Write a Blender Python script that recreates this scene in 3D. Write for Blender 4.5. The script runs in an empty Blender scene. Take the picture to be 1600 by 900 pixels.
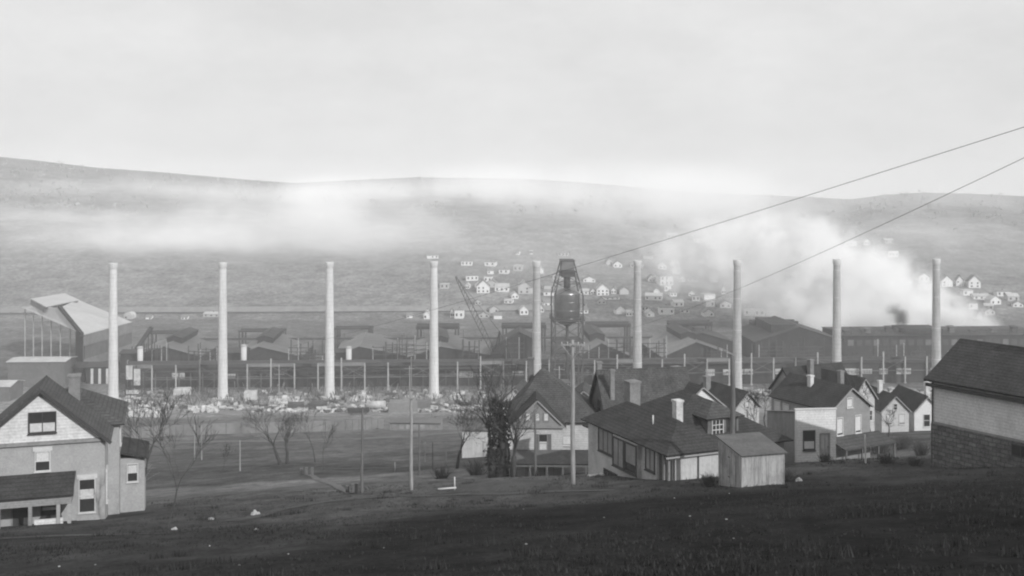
import bpy, math, random
from mathutils import Vector, Matrix, noise

random.seed(7)
S = bpy.context.scene
COL = S.collection
R = math.radians
F = 1715.0            # focal length in photograph pixels (1600 wide)
CX, HY = 800.0, 285.0 # optical axis column, eye-level row
CAMZ = 80.0
HAZE = 0.00033

# ------------------------------------------------------------------ scene / camera / light
S.render.engine = 'CYCLES'
S.view_settings.view_transform = 'Standard'
S.view_settings.look = 'None'
S.view_settings.exposure = 0.0
S.view_settings.gamma = 1.0
S.view_settings.use_curve_mapping = False
S.cycles.use_denoising = True
try:
    S.cycles.denoiser = 'OPENIMAGEDENOISE'
except Exception:
    pass
S.cycles.max_bounces = 12
S.cycles.diffuse_bounces = 2
S.cycles.glossy_bounces = 2
S.cycles.volume_bounces = 10
S.cycles.transparent_max_bounces = 12
S.cycles.volume_step_rate = 1.0
S.cycles.filter_width = 2.1

cam = bpy.data.cameras.new('camera')
cam.sensor_width = 36.0
cam.lens = F / 1600 * 36.0
cam.shift_y = -(450 - HY) / 1600.0
cam.clip_start = 0.1
cam.clip_end = 12000
co = bpy.data.objects.new('camera', cam)
COL.objects.link(co)
co.location = (0, 0, CAMZ)
co.rotation_euler = (R(90), 0, 0)
S.camera = co

SUN_AZ, SUN_EL = R(142.5), R(28.2)
sdir = Vector((math.sin(SUN_AZ) * math.cos(SUN_EL), math.cos(SUN_AZ) * math.cos(SUN_EL), math.sin(SUN_EL)))
sl = bpy.data.lights.new('sun', 'SUN')
sl.energy = 3.3
sl.angle = R(0.6)
sl.color = (1.0, 1.0, 1.0)
so = bpy.data.objects.new('sun', sl)
COL.objects.link(so)
so.rotation_euler = (-sdir).to_track_quat('-Z', 'Y').to_euler()
so.location = (40, -40, 200)

w = bpy.data.worlds.new('World')
S.world = w
w.use_nodes = True
nt = w.node_tree
nt.nodes.clear()
def N(t, kind, **kw):
    n = t.nodes.new(kind)
    for k, v in kw.items():
        setattr(n, k, v)
    return n
tc = N(nt, 'ShaderNodeTexCoord')
mx = N(nt, 'ShaderNodeVectorMath', operation='MAXIMUM')
mx.inputs[1].default_value = (-1, -1, 0.03)
nt.links.new(tc.outputs['Generated'], mx.inputs[0])
sky = N(nt, 'ShaderNodeTexSky', sky_type='NISHITA')
sky.sun_disc = False
sky.sun_elevation = SUN_EL
sky.sun_rotation = SUN_AZ
sky.air_density = 1.6
sky.dust_density = 5.0
nt.links.new(mx.outputs[0], sky.inputs['Vector'])
bw = N(nt, 'ShaderNodeRGBToBW')
nt.links.new(sky.outputs['Color'], bw.inputs[0])
# thin high cloud veil: evens the sky out and leaves faint streaks
mp = N(nt, 'ShaderNodeMapping')
mp.inputs['Scale'].default_value = (1.8, 1.8, 4.0)
mp.inputs['Rotation'].default_value = (0.0, 0.10, 0.4)
nt.links.new(tc.outputs['Generated'], mp.inputs['Vector'])
cn = N(nt, 'ShaderNodeTexNoise')
cn.inputs['Scale'].default_value = 2.3
cn.inputs['Detail'].default_value = 9
cn.inputs['Roughness'].default_value = 0.66
nt.links.new(mp.outputs[0], cn.inputs['Vector'])
mr = N(nt, 'ShaderNodeMapRange')
mr.inputs['From Min'].default_value = 0.3
mr.inputs['From Max'].default_value = 0.75
mr.inputs['To Min'].default_value = 7.55
mr.inputs['To Max'].default_value = 9.15
nt.links.new(cn.outputs['Fac'], mr.inputs['Value'])
mixs = N(nt, 'ShaderNodeMix', data_type='FLOAT')
mixs.inputs[0].default_value = 0.9
nt.links.new(bw.outputs[0], mixs.inputs[2])
nt.links.new(mr.outputs[0], mixs.inputs[3])
bg = N(nt, 'ShaderNodeBackground')
bg.inputs['Strength'].default_value = 0.1
nt.links.new(mixs.outputs[0], bg.inputs['Color'])
wo = N(nt, 'ShaderNodeOutputWorld')
nt.links.new(bg.outputs[0], wo.inputs['Surface'])

# ------------------------------------------------------------------ materials (all grey: a black and white photograph)
MATS = {}
def mat(name, v, var=0.25, scale=1.0, rough=0.9, stretch=(1, 1, 1), fine=0.12, bump=0.0, stain=0.0, metallic=0.0, courses=None, spec=0.3, bricks=None):
    """grey surface with two noise scales; stretch lengthens the grain; courses=(axis, period, depth) adds rows"""
    if name in MATS:
        return MATS[name]
    m = bpy.data.materials.new(name)
    m.use_nodes = True
    t = m.node_tree
    b = t.nodes['Principled BSDF']
    b.inputs['Roughness'].default_value = rough
    b.inputs['Metallic'].default_value = metallic
    b.inputs['Specular IOR Level'].default_value = spec
    tc = N(t, 'ShaderNodeTexCoord')
    mp = N(t, 'ShaderNodeMapping')
    mp.inputs['Scale'].default_value = stretch
    t.links.new(tc.outputs['Object'], mp.inputs['Vector'])
    n1 = N(t, 'ShaderNodeTexNoise')
    n1.inputs['Scale'].default_value = scale
    n1.inputs['Detail'].default_value = 5
    n1.inputs['Roughness'].default_value = 0.65
    t.links.new(mp.outputs[0], n1.inputs['Vector'])
    n2 = N(t, 'ShaderNodeTexNoise')
    n2.inputs['Scale'].default_value = scale * 9
    n2.inputs['Detail'].default_value = 2
    t.links.new(mp.outputs[0], n2.inputs['Vector'])
    r1 = N(t, 'ShaderNodeMapRange')
    r1.inputs['From Min'].default_value = 0.3
    r1.inputs['From Max'].default_value = 0.7
    r1.inputs['To Min'].default_value = v * (1 - var)
    r1.inputs['To Max'].default_value = v * (1 + var)
    t.links.new(n1.outputs['Fac'], r1.inputs['Value'])
    r2 = N(t, 'ShaderNodeMapRange')
    r2.inputs['From Min'].default_value = 0.3
    r2.inputs['From Max'].default_value = 0.7
    r2.inputs['To Min'].default_value = 1 - fine
    r2.inputs['To Max'].default_value = 1 + fine
    t.links.new(n2.outputs['Fac'], r2.inputs['Value'])
    mu = N(t, 'ShaderNodeMath', operation='MULTIPLY')
    t.links.new(r1.outputs[0], mu.inputs[0])
    t.links.new(r2.outputs[0], mu.inputs[1])
    out = mu.outputs[0]
    if courses:
        ax, per, dep = courses
        sx = N(t, 'ShaderNodeSeparateXYZ')
        t.links.new(tc.outputs['Object'], sx.inputs[0])
        d = N(t, 'ShaderNodeMath', operation='DIVIDE')
        d.inputs[1].default_value = per
        t.links.new(sx.outputs[ax], d.inputs[0])
        fr = N(t, 'ShaderNodeMath', operation='FRACT')
        t.links.new(d.outputs[0], fr.inputs[0])
        lt = N(t, 'ShaderNodeMath', operation='LESS_THAN')
        lt.inputs[1].default_value = 0.22
        t.links.new(fr.outputs[0], lt.inputs[0])
        ml = N(t, 'ShaderNodeMath', operation='MULTIPLY_ADD')
        ml.inputs[1].default_value = -dep
        ml.inputs[2].default_value = 1.0
        t.links.new(lt.outputs[0], ml.inputs[0])
        m3 = N(t, 'ShaderNodeMath', operation='MULTIPLY')
        t.links.new(out, m3.inputs[0])
        t.links.new(ml.outputs[0], m3.inputs[1])
        out = m3.outputs[0]
    if bricks:
        sx = N(t, 'ShaderNodeSeparateXYZ'); t.links.new(tc.outputs['Object'], sx.inputs[0])
        sm = N(t, 'ShaderNodeMath', operation='ADD'); t.links.new(sx.outputs[0], sm.inputs[0]); t.links.new(sx.outputs[1], sm.inputs[1])
        nd = N(t, 'ShaderNodeMath', operation='MULTIPLY_ADD'); nd.inputs[1].default_value = .22; t.links.new(n1.outputs['Fac'], nd.inputs[0]); t.links.new(sx.outputs[2], nd.inputs[2])
        cb = N(t, 'ShaderNodeCombineXYZ'); t.links.new(sm.outputs[0], cb.inputs[0]); t.links.new(nd.outputs[0], cb.inputs[1])
        bk = N(t, 'ShaderNodeTexBrick'); bk.inputs['Scale'].default_value = 1.0; bk.inputs['Brick Width'].default_value = bricks[0]; bk.inputs['Row Height'].default_value = bricks[1]
        bk.inputs['Mortar Size'].default_value = .035; bk.inputs['Color1'].default_value = (.75, .75, .75, 1); bk.inputs['Color2'].default_value = (1.2, 1.2, 1.2, 1); bk.inputs['Mortar'].default_value = (.55, .55, .55, 1)
        t.links.new(cb.outputs[0], bk.inputs['Vector'])
        m5 = N(t, 'ShaderNodeMath', operation='MULTIPLY'); t.links.new(out, m5.inputs[0]); t.links.new(bk.outputs['Color'], m5.inputs[1]); out = m5.outputs[0]
    if stain > 0:
        n3 = N(t, 'ShaderNodeTexNoise')
        n3.inputs['Scale'].default_value = scale * 0.45
        n3.inputs['Detail'].default_value = 6
        n3.inputs['Roughness'].default_value = 0.7
        t.links.new(tc.outputs['Object'], n3.inputs['Vector'])
        r3 = N(t, 'ShaderNodeMapRange')
        r3.inputs['From Min'].default_value = 0.5
        r3.inputs['From Max'].default_value = 0.66
        r3.inputs['To Min'].default_value = 1.0
        r3.inputs['To Max'].default_value = 1 - stain
        t.links.new(n3.outputs['Fac'], r3.inputs['Value'])
        m4 = N(t, 'ShaderNodeMath', operation='MULTIPLY')
        t.links.new(out, m4.inputs[0])
        t.links.new(r3.outputs[0], m4.inputs[1])
        out = m4.outputs[0]
    t.links.new(out, b.inputs['Base Color'])
    if bump > 0:
        bp = N(t, 'ShaderNodeBump')
        bp.inputs['Strength'].default_value = bump
        bp.inputs['Distance'].default_value = 0.05
        t.links.new(n2.outputs['Fac'], bp.inputs['Height'])
        t.links.new(bp.outputs[0], b.inputs['Normal'])
    MATS[name] = m
    return m

M_WHITE = mat('white clapboard', 0.62, 0.10, 0.7, stain=0.2, courses=('Z', 0.22, 0.16), bump=0.1)
M_CREAM = mat('weathered pale boards', 0.46, 0.14, 0.6, stain=0.22, courses=('Z', 0.22, 0.18), bump=0.1)
M_GREYW = mat('grey clapboard', 0.24, 0.16, 0.7, stain=0.2, courses=('Z', 0.16, 0.15), bump=0.1)
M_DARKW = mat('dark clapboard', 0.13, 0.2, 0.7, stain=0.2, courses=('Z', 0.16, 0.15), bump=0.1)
M_BRICK = mat('pale brick', 0.34, 0.10, 0.8, stain=0.15, fine=0.1, courses=('Z', 0.09, 0.14))
M_STUCCO = mat('rough stucco', 0.42, 0.14, 0.9, fine=0.16, stain=0.28, bump=0.3)
M_STONE = mat('rubble stone', 0.12, 0.4, 1.6, fine=0.35, bump=0.6, bricks=(.62, .30))
M_ROOF = mat('dark shingles', 0.040, 0.32, 0.8, fine=0.35, stain=0.35, bump=0.5, courses=('Z', 0.17, 0.42))
M_ROOF2 = mat('worn shingles', 0.068, 0.32, 0.7, fine=0.35, stain=0.35, bump=0.5, courses=('Z', 0.17, 0.42))
M_ROOF3 = mat('tarred roofing felt', 0.11, 0.2, 0.7, fine=0.15, stain=0.3, bump=0.2)
M_TRIM = mat('white trim paint', 0.52, 0.08, 2.0)
M_DTRIM = mat('dark trim paint', 0.05, 0.15, 2.0)
M_GLASS = mat('dim window glass', 0.035, 0.3, 0.6, rough=0.12, fine=0.05, spec=0.6)
M_CURTAIN = mat('grey net curtain', 0.22, 0.15, 1.0)
M_GREYTRIM = mat('grey trim paint', 0.28, 0.1, 2.0)
M_BLIND = mat('drawn window blind', 0.52, 0.1, 1.0)
M_CHIM = mat('chimney brick', 0.2, 0.2, 2.0, fine=0.25, courses=('Z', 0.09, 0.2))
M_CHIMW = mat('whitewashed chimney brick', 0.55, 0.18, 2.0, fine=0.2, stain=0.3)
M_PLANK = mat('raw weathered planks', 0.31, 0.4, 1.1, stretch=(5, 5, 0.35), fine=0.25, stain=0.35)
M_PLANKW = mat('whitewashed planks', 0.44, 0.16, 1.1, stretch=(5, 5, 0.35), fine=0.12, stain=0.3)
M_POLE = mat('pole timber', 0.12, 0.3, 2.0, stretch=(4, 4, 0.5))
M_POLEL = mat('bleached pole timber', 0.26, 0.3, 2.0, stretch=(4, 4, 0.5))
M_BARK = mat('bark', 0.05, 0.35, 3.0, stretch=(3, 3, 0.8), bump=0.4)
M_TWIG = mat('twigs', 0.06, 0.3, 2.0)
M_STACK = mat('stack brick', 0.56, 0.13, 0.35, stretch=(1, 1, 0.10), fine=0.10, stain=0.14, courses=('Z', 1.5, 0.07))
M_STACK2 = mat('sootier stack brick', 0.37, 0.17, 0.35, stretch=(1, 1, 0.10), fine=0.12, stain=0.22, courses=('Z', 1.5, 0.08))
M_STACKC = mat('stack cap concrete', 0.5, 0.15, 0.4)
M_STEEL = mat('weathered steel', 0.05, 0.3, 0.5, rough=0.7)
M_STEELL = mat('light painted steel', 0.33, 0.25, 0.4, rough=0.7)
M_TANK = mat('riveted tank plate', 0.24, 0.15, 0.3, rough=0.32, spec=0.5, fine=0.08, metallic=0.85)
M_IRON = mat('corrugated iron', 0.12, 0.22, 0.12, fine=0.12, stain=0.25, rough=0.7)
M_IRONL = mat('bright corrugated iron', 0.44, 0.08, 0.1, fine=0.05, stain=0.12, rough=0.6)
M_IRONM = mat('grey corrugated iron', 0.18, 0.18, 0.12, fine=0.1, stain=0.25, rough=0.7)
M_MILLW = mat('sooty mill wall', 0.035, 0.35, 0.12, fine=0.2, stain=0.3)
M_MILLR = mat('sooty mill roof', 0.05, 0.25, 0.1, fine=0.15, stain=0.35)
M_MILLG = mat('dusty mill glass', 0.4, 0.35, 0.25, rough=0.4)
M_RUB1 = mat('pale rubble', 0.45, 0.35, 0.4)
M_RUB2 = mat('grey rubble', 0.22, 0.5, 0.4)
M_RUB3 = mat('dark scrap iron', 0.07, 0.4, 0.4)
M_CONC = mat('bare concrete', 0.5, 0.15, 0.4, stain=0.2)
M_DIRT = mat('packed dirt', 0.11, 0.3, 0.4, fine=0.2, stain=0.3)
M_TRACK = mat('trodden earth', 0.05, 0.35, 0.5, fine=0.25, stain=0.4)
M_GRASS = mat('dry grass blades', 0.026, 0.45, 0.3, spec=0.0)
M_IVY = mat('dark ivy leaves', 0.03, 0.4, 1.0, spec=0.1)
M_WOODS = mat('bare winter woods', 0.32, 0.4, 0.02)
M_TOWNW = mat('far white house paint', 0.66, 0.1, 0.2)
M_TOWNG = mat('far grey house paint', 0.42, 0.15, 0.2)
M_TOWNR = mat('far house roofing', 0.2, 0.2, 0.2)
M_TOWNRL = mat('far pale roofing', 0.42, 0.2, 0.2)
M_WIRE = mat('wire', 0.04, 0.1, 1.0)

# ------------------------------------------------------------------ mesh helpers
class MB:
    def __init__(s):
        s.v, s.f, s.mi, s.sm = [], [], [], []
    def face(s, pts, mi=0, smooth=False):
        b = len(s.v)
        s.v += [tuple(p) for p in pts]
        s.f.append(tuple(range(b, b + len(pts))))
        s.mi.append(mi); s.sm.append(smooth)
    def box(s, x0, x1, y0, y1, z0, z1, mi=0, M=None):
        p = [Vector(c) for c in ((x0,y0,z0),(x1,y0,z0),(x1,y1,z0),(x0,y1,z0),(x0,y0,z1),(x1,y0,z1),(x1,y1,z1),(x0,y1,z1))]
        if M is not None:
            p = [M @ q for q in p]
        b = len(s.v)
        s.v += [tuple(q) for q in p]
        for f in ((3,2,1,0),(4,5,6,7),(0,1,5,4),(1,2,6,5),(2,3,7,6),(3,0,4,7)):
            s.f.append(tuple(b + i for i in f)); s.mi.append(mi); s.sm.append(False)
    def bar(s, p0, p1, w, h=None, mi=0):
        """square bar between two points"""
        p0, p1 = Vector(p0), Vector(p1)
        h = h or w
        d = p1 - p0
        L = d.length
        if L < 1e-6: return
        q = d.to_track_quat('X', 'Z').to_matrix().to_4x4()
        M = Matrix.Translation(p0) @ q
        s.box(0, L, -w / 2, w / 2, -h / 2, h / 2, mi, M)
    def poly(s, pts, t, mi=0):
        """closed solid: polygon pts (any plane), thickened by t against its upward normal"""
        pts = [Vector(p) for p in pts]
        n = Vector((0, 0, 0))
        for i in range(len(pts)):
            a, c = pts[i], pts[(i + 1) % len(pts)]
            n += a.cross(c)
        n.normalize()
        lo = [p - n * t for p in pts]
        b = len(s.v); k = len(pts)
        s.v += [tuple(p) for p in pts] + [tuple(p) for p in lo]
        s.f.append(tuple(b + i for i in range(k)))
        s.f.append(tuple(b + k + i for i in reversed(range(k))))
        for i in range(k):
            j = (i + 1) % k
            s.f.append((b + i, b + k + i, b + k + j, b + j))
        s.mi += [mi] * (k + 2); s.sm += [False] * (k + 2)
    def tube(s, pts, rad, n=8, mi=0, cap=True, smooth=True):
        pts = [Vector(p) for p in pts]
        if not isinstance(rad, (list, tuple)):
            rad = [rad] * len(pts)
        b = len(s.v)
        for i, p in enumerate(pts):
            d = (pts[min(i + 1, len(pts) - 1)] - pts[max(i - 1, 0)])
            if d.length < 1e-9: d = Vector((0, 0, 1))
            d.normalize()
            a = Vector((1, 0, 0)) if abs(d.x) < 0.9 else Vector((0, 1, 0))
            u = d.cross(a).normalized()
            v = d.cross(u)
            for k in range(n):
                an = 2 * math.pi * k / n
                s.v.append(tuple(p + (u * math.cos(an) + v * math.sin(an)) * rad[i]))
        for i in range(len(pts) - 1):
            for k in range(n):
                k2 = (k + 1) % n
                s.f.append((b + i * n + k, b + i * n + k2, b + (i + 1) * n + k2, b + (i + 1) * n + k))
                s.mi.append(mi); s.sm.append(smooth)
        if cap:
            s.f.append(tuple(b + k for k in reversed(range(n))))
            e = b + (len(pts) - 1) * n
            s.f.append(tuple(e + k for k in range(n)))
            s.mi += [mi, mi]; s.sm += [False, False]
    def lathe(s, prof, n=24, mi=0, c=(0, 0)):
        b = len(s.v)
        for r, z in prof:
            for k in range(n):
                a = 2 * math.pi * k / n
                s.v.append((c[0] + r * math.cos(a), c[1] + r * math.sin(a), z))
        for i in range(len(prof) - 1):
            for k in range(n):
                k2 = (k + 1) % n
                s.f.append((b + i * n + k, b + i * n + k2, b + (i + 1) * n + k2, b + (i + 1) * n + k))
                s.mi.append(mi); s.sm.append(True)
    def build(s, name, m, parent=None, loc=None):
        me = bpy.data.meshes.new(name)
        me.from_pydata(s.v, [], s.f)
        ms = m if isinstance(m, (list, tuple)) else [m]
        for q in ms:
            me.materials.append(q)
        me.polygons.foreach_set('material_index', s.mi)
        me.polygons.foreach_set('use_smooth', s.sm)
        me.update()
        o = bpy.data.objects.new(name, me)
        COL.objects.link(o)
        if parent is not None:
            o.parent = parent
        if loc is not None:
            o.location = loc
        return o

def tag(o, label=None, cat=None, group=None, kind=None):
    if label: o['label'] = label
    if cat: o['category'] = cat
    if group: o['group'] = group
    if kind: o['kind'] = kind
    return o
def thing(name, label, cat, loc=(0, 0, 0), yaw=0.0, group=None):
    o = bpy.data.objects.new(name, None)
    COL.objects.link(o)
    o.location = loc
    o.rotation_euler = (0, 0, yaw)
    o.empty_display_size = 0.5
    return tag(o, label, cat, group)
def copy_tree(o, parent=None):
    c = o.copy()
    COL.objects.link(c)
    c.parent = parent
    for ch in list(o.children):
        copy_tree(ch, c)
    return c

# ------------------------------------------------------------------ the lie of the land
PROF = [(-60, 90), (-20, 82.6), (0, 78.0), (20, 71.8), (45, 65.4), (71, 59.2), (82, 56.9), (95, 54.2), (106, 51.6), (130, 46.4),
        (160, 40.8), (200, 32.6), (250, 22.8), (300, 13.4), (350, 5.4), (380, 1.2), (400, 0.0), (640, 0.0)]
RIDGE = [(-900, 246), (-300, 245), (0, 245), (60, 251), (150, 262), (250, 269), (400, 282), (460, 286), (560, 281), (650, 277), (800, 279), (900, 284), (1000, 293),
         (1100, 302), (1220, 306), (1330, 312), (1380, 305), (1440, 301), (1520, 303), (1600, 307), (1900, 300), (2600, 290)]
def interp(T, x):
    if x <= T[0][0]: return T[0][1]
    for i in range(len(T) - 1):
        if x <= T[i + 1][0]:
            a, b = T[i], T[i + 1]
            return a[1] + (b[1] - a[1]) * (x - a[0]) / (b[0] - a[0])
    return T[-1][1]
def smooth(t):
    t = max(0.0, min(1.0, t))
    return t * t * (3 - 2 * t)
def prof(y):
    return (interp(PROF, y - 5) + interp(PROF, y) + interp(PROF, y + 5)) / 3
DR = 1500.0
def G(x, y):
    """ground height"""
    if y < 640:
        b = 0.064 * smooth(1 - (y - 110) / 190.0)
        z = prof(y) + b * max(-70, min(70, x))
        if y < 420:
            k = smooth(1 - (y - 330) / 80)
            z += -1.7 * math.exp(-(((x - 35) / 12) ** 2 + ((y - 121) / 15) ** 2))
            z += k * 0.35 * noise.noise((x * 0.06, y * 0.06, 0.3)) + 0.12 * k * noise.noise((x * 0.23, y * 0.23, 5.3))
            # bank beside the bungalow and the rise in front of the tall house
            z += 0.35 * math.exp(-(((x + 1.0) / 5.5) ** 2 + ((y - 92) / 5.0) ** 2))
        else:
            z += 0
        return z
    px = CX + x / y * F
    zr = CAMZ + (HY - interp(RIDGE, px)) / F * DR
    t = (y - 640) / (DR - 640)
    if t <= 1:
        # concave-convex flank rising to the crest
        s = 0.62 * t + 0.38 * math.sin(t * math.pi / 2)
        s = s * (1.0 + 0.35 * t * (1 - t))
        z = zr * min(s, 1.02)
        z += (1 - t) * t * 26 * noise.noise((x * 0.0028, y * 0.004, 1.7)) * smooth(t * 3)
        return z
    u = (y - DR) / 1500.0
    return zr - (zr + 40) * smooth(u) 
def P(px, py, d):
    return Vector(((px - CX) / F * d, d, CAMZ - (py - HY) / F * d))
def hit(px, py, d0=20.0, d1=1500.0):
    """the point of the ground seen at that spot"""
    d = d0
    last = d0
    while d < d1:
        p = P(px, py, d)
        if p.z <= G(p.x, p.y):
            a, b = last, d
            for _ in range(24):
                m = (a + b) / 2
                q = P(px, py, m)
                if q.z <= G(q.x, q.y): b = m
                else: a = m
            q = P(px, py, b)
            return Vector((q.x, q.y, G(q.x, q.y)))
        last = d
        d *= 1.01
    q = P(px, py, d1)
    return Vector((q.x, q.y, G(q.x, q.y)))
def on_ground(px, d):
    x = (px - CX) / F * d
    return Vector((x, d, G(x, d)))

# ground sheet
ys = []
y = -50.0
while y < 3000:
    ys.append(y)
    if y < 125: y += 0.9
    elif y < 420: y += 2.6
    elif y < 700: y += 6
    elif y < 1540: y += 11
    else: y += 60
ys.append(3000.0)
NU = 230
gv, gf, tone = [], [], []
def ground_tone(x, y):
    px = CX + x / max(y, 8.0) * F
    if y < 640:
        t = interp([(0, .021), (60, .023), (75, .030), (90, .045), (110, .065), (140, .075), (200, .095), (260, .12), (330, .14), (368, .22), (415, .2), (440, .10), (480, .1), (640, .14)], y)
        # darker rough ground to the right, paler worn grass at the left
        if y < 130:
            t *= 1.0 - 0.2 * smooth((x - 2) / 20.0)
            # worn pale grass on the left, dark rank grass on the right of a slanting line
            sd = -(x + 10.7) * .988 + (y - 30) * .151
            sd = max(sd, (y - 66) * .6) + 2.2 * noise.noise((x * .15, y * .15, 12.0))
            t *= 1.0 + 0.85 * smooth(sd / 6.0 + .35)
    else:
        t = interp([(640, .16), (700, .18), (900, .2), (1500, .2)], y)
    return t
for yy in ys:
    hw = 0.8 * max(yy, 0) + 75
    for i in range(NU + 1):
        u = i / NU * 2 - 1
        x = u * hw
        gv.append((x, yy, G(x, yy)))
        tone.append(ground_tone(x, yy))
for j in range(len(ys) - 1):
    for i in range(NU):
        a = j * (NU + 1) + i
        gf.append((a, a + 1, a + NU + 2, a + NU + 1))
me = bpy.data.meshes.new('ground')
me.from_pydata(gv, [], gf)
at = me.attributes.new('tone', 'FLOAT', 'POINT')
at.data.foreach_set('value', tone)
me.polygons.foreach_set('use_smooth', [True] * len(gf))
gm = bpy.data.materials.new('grass and earth')
gm.use_nodes = True
t = gm.node_tree
b = t.nodes['Principled BSDF']
b.inputs['Roughness'].default_value = 1.0
b.inputs['Specular IOR Level'].default_value = 0.0
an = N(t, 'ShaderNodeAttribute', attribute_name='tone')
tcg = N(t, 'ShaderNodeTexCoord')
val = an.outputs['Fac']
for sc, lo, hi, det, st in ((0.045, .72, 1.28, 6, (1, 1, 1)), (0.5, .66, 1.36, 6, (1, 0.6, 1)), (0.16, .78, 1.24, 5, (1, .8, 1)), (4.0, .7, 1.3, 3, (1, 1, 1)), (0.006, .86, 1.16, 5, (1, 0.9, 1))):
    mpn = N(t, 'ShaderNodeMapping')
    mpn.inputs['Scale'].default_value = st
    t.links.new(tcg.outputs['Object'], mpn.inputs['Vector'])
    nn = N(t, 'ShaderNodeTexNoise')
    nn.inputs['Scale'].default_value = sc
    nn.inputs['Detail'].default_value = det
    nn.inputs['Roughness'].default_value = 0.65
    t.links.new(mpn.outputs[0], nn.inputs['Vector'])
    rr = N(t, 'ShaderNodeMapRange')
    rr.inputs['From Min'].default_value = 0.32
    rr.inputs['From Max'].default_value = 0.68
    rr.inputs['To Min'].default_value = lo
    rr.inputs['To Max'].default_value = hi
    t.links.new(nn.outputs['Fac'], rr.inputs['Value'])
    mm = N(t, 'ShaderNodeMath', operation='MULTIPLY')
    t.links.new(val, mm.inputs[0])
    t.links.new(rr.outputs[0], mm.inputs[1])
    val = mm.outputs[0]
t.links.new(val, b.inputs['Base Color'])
nb = N(t, 'ShaderNodeTexNoise')
nb.inputs['Scale'].default_value = 1.6
nb.inputs['Detail'].default_value = 6
t.links.new(tcg.outputs['Object'], nb.inputs['Vector'])
bp = N(t, 'ShaderNodeBump')
bp.inputs['Strength'].default_value = 0.4
bp.inputs['Distance'].default_value = 0.25
t.links.new(nb.outputs['Fac'], bp.inputs['Height'])
t.links.new(bp.outputs[0], b.inputs['Normal'])
me.materials.append(gm)
go = bpy.data.objects.new('ground', me)
COL.objects.link(go)
tag(go, 'sloping grassy hillside falling to the mill flat and rising to far hills', 'ground', kind='structure')

def strip(name, pts, width, m, label, cat, lift=0.05, step=1.5):
    """a sheet that follows the ground along a line of (x, y)"""
    mb = MB()
    L = []
    for a, b2 in zip(pts[:-1], pts[1:]):
        a, b2 = Vector(a[:2]), Vector(b2[:2])
        n = max(1, int((b2 - a).length / step))
        for k in range(n):
            L.append(a.lerp(b2, k / n))
    L.append(Vector(pts[-1][:2]))
    rows = []
    for i, p in enumerate(L):
        d = (L[min(i + 1, len(L) - 1)] - L[max(i - 1, 0)]).normalized()
        nn = Vector((-d.y, d.x))
        wv = width * (1 + 0.25 * noise.noise((p.x * 0.3, p.y * 0.3, 2.0)))
        rows.append([p + nn * wv * k for k in (-.5, -.25, 0, .25, .5)])
    for r0, r1 in zip(rows[:-1], rows[1:]):
        for k in range(4):
            q = [r0[k + 1], r0[k], r1[k], r1[k + 1]]
            mb.face([(c.x, c.y, G(c.x, c.y) + lift) for c in q])
    o = mb.build(name, m)
    return tag(o, label, cat, kind='structure')
# ------------------------------------------------------------------ house helpers (house-local: x right, y away from the front, z up)
def face_of(x0, x1, y0, y1, side):
    return {'front': (Vector((x0, y0, 0)), Vector((1, 0, 0)), Vector((0, -1, 0))),
            'right': (Vector((x1, y0, 0)), Vector((0, 1, 0)), Vector((1, 0, 0))),
            'left': (Vector((x0, y1, 0)), Vector((0, -1, 0)), Vector((-1, 0, 0))),
            'back': (Vector((x1, y1, 0)), Vector((-1, 0, 0)), Vector((0, 1, 0)))}[side]
def frame_box(mb, fc, u0, u1, z0, z1, n0, n1, mi=0):
    O, u, n = fc
    M = Matrix(((u.x, n.x, 0, O.x), (u.y, n.y, 0, O.y), (0, 0, 1, O.z), (0, 0, 0, 1)))
    mb.box(u0, u1, n0, n1, z0, z1, mi, M)
def window(root, fc, u, z, w, h, frame=None, blind=None, lights=(1, 2), lintel=None, sill=True, name='window', fw=0.07, label=None, bm=None):
    """window centred at u, bottom z: frame mesh (with its bars) > pane, sill, blind, lintel"""
    frame = frame or M_TRIM
    mb = MB()
    a, c = u - w / 2, u + w / 2
    frame_box(mb, fc, a - fw, a, z, z + h, -0.02, 0.07)
    frame_box(mb, fc, c, c + fw, z, z + h, -0.02, 0.07)
    frame_box(mb, fc, a - fw, c + fw, z + h, z + h + fw, -0.02, 0.075)
    frame_box(mb, fc, a - fw, c + fw, z - fw, z, -0.02, 0.075)
    nx, nz = lights
    for i in range(1, nx):
        q = a + w * i / nx
        frame_box(mb, fc, q - 0.03, q + 0.03, z, z + h, 0.0, 0.055)
    for i in range(1, nz):
        q = z + h * i / nz
        frame_box(mb, fc, a, c, q - 0.03, q + 0.03, 0.0, 0.05)
    fr = mb.build(name, frame, root)
    if label: fr['label'] = label
    pb = MB(); frame_box(pb, fc, a, c, z, z + h, -0.015, 0.012)
    pb.build('pane', M_GLASS, fr)
    if blind:
        b0, b1 = blind
        bb = MB(); frame_box(bb, fc, a + 0.03, c - 0.03, z + h * b0, z + h * b1, 0.0, 0.026)
        bb.build('curtain' if bm else 'blind', bm or M_BLIND, fr)
    if sill:
        sb = MB(); frame_box(sb, fc, a - fw - 0.05, c + fw + 0.05, z - fw - 0.07, z - fw - 0.004, -0.02, 0.14)
        sb.build('sill', frame, fr)
    if lintel:
        lb = MB(); frame_box(lb, fc, a - fw - 0.12, c + fw + 0.12, z + h + fw + 0.006, z + h + fw + 0.3, -0.02, 0.10)
        lb.build('lintel', lintel, fr)
    return fr
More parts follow.
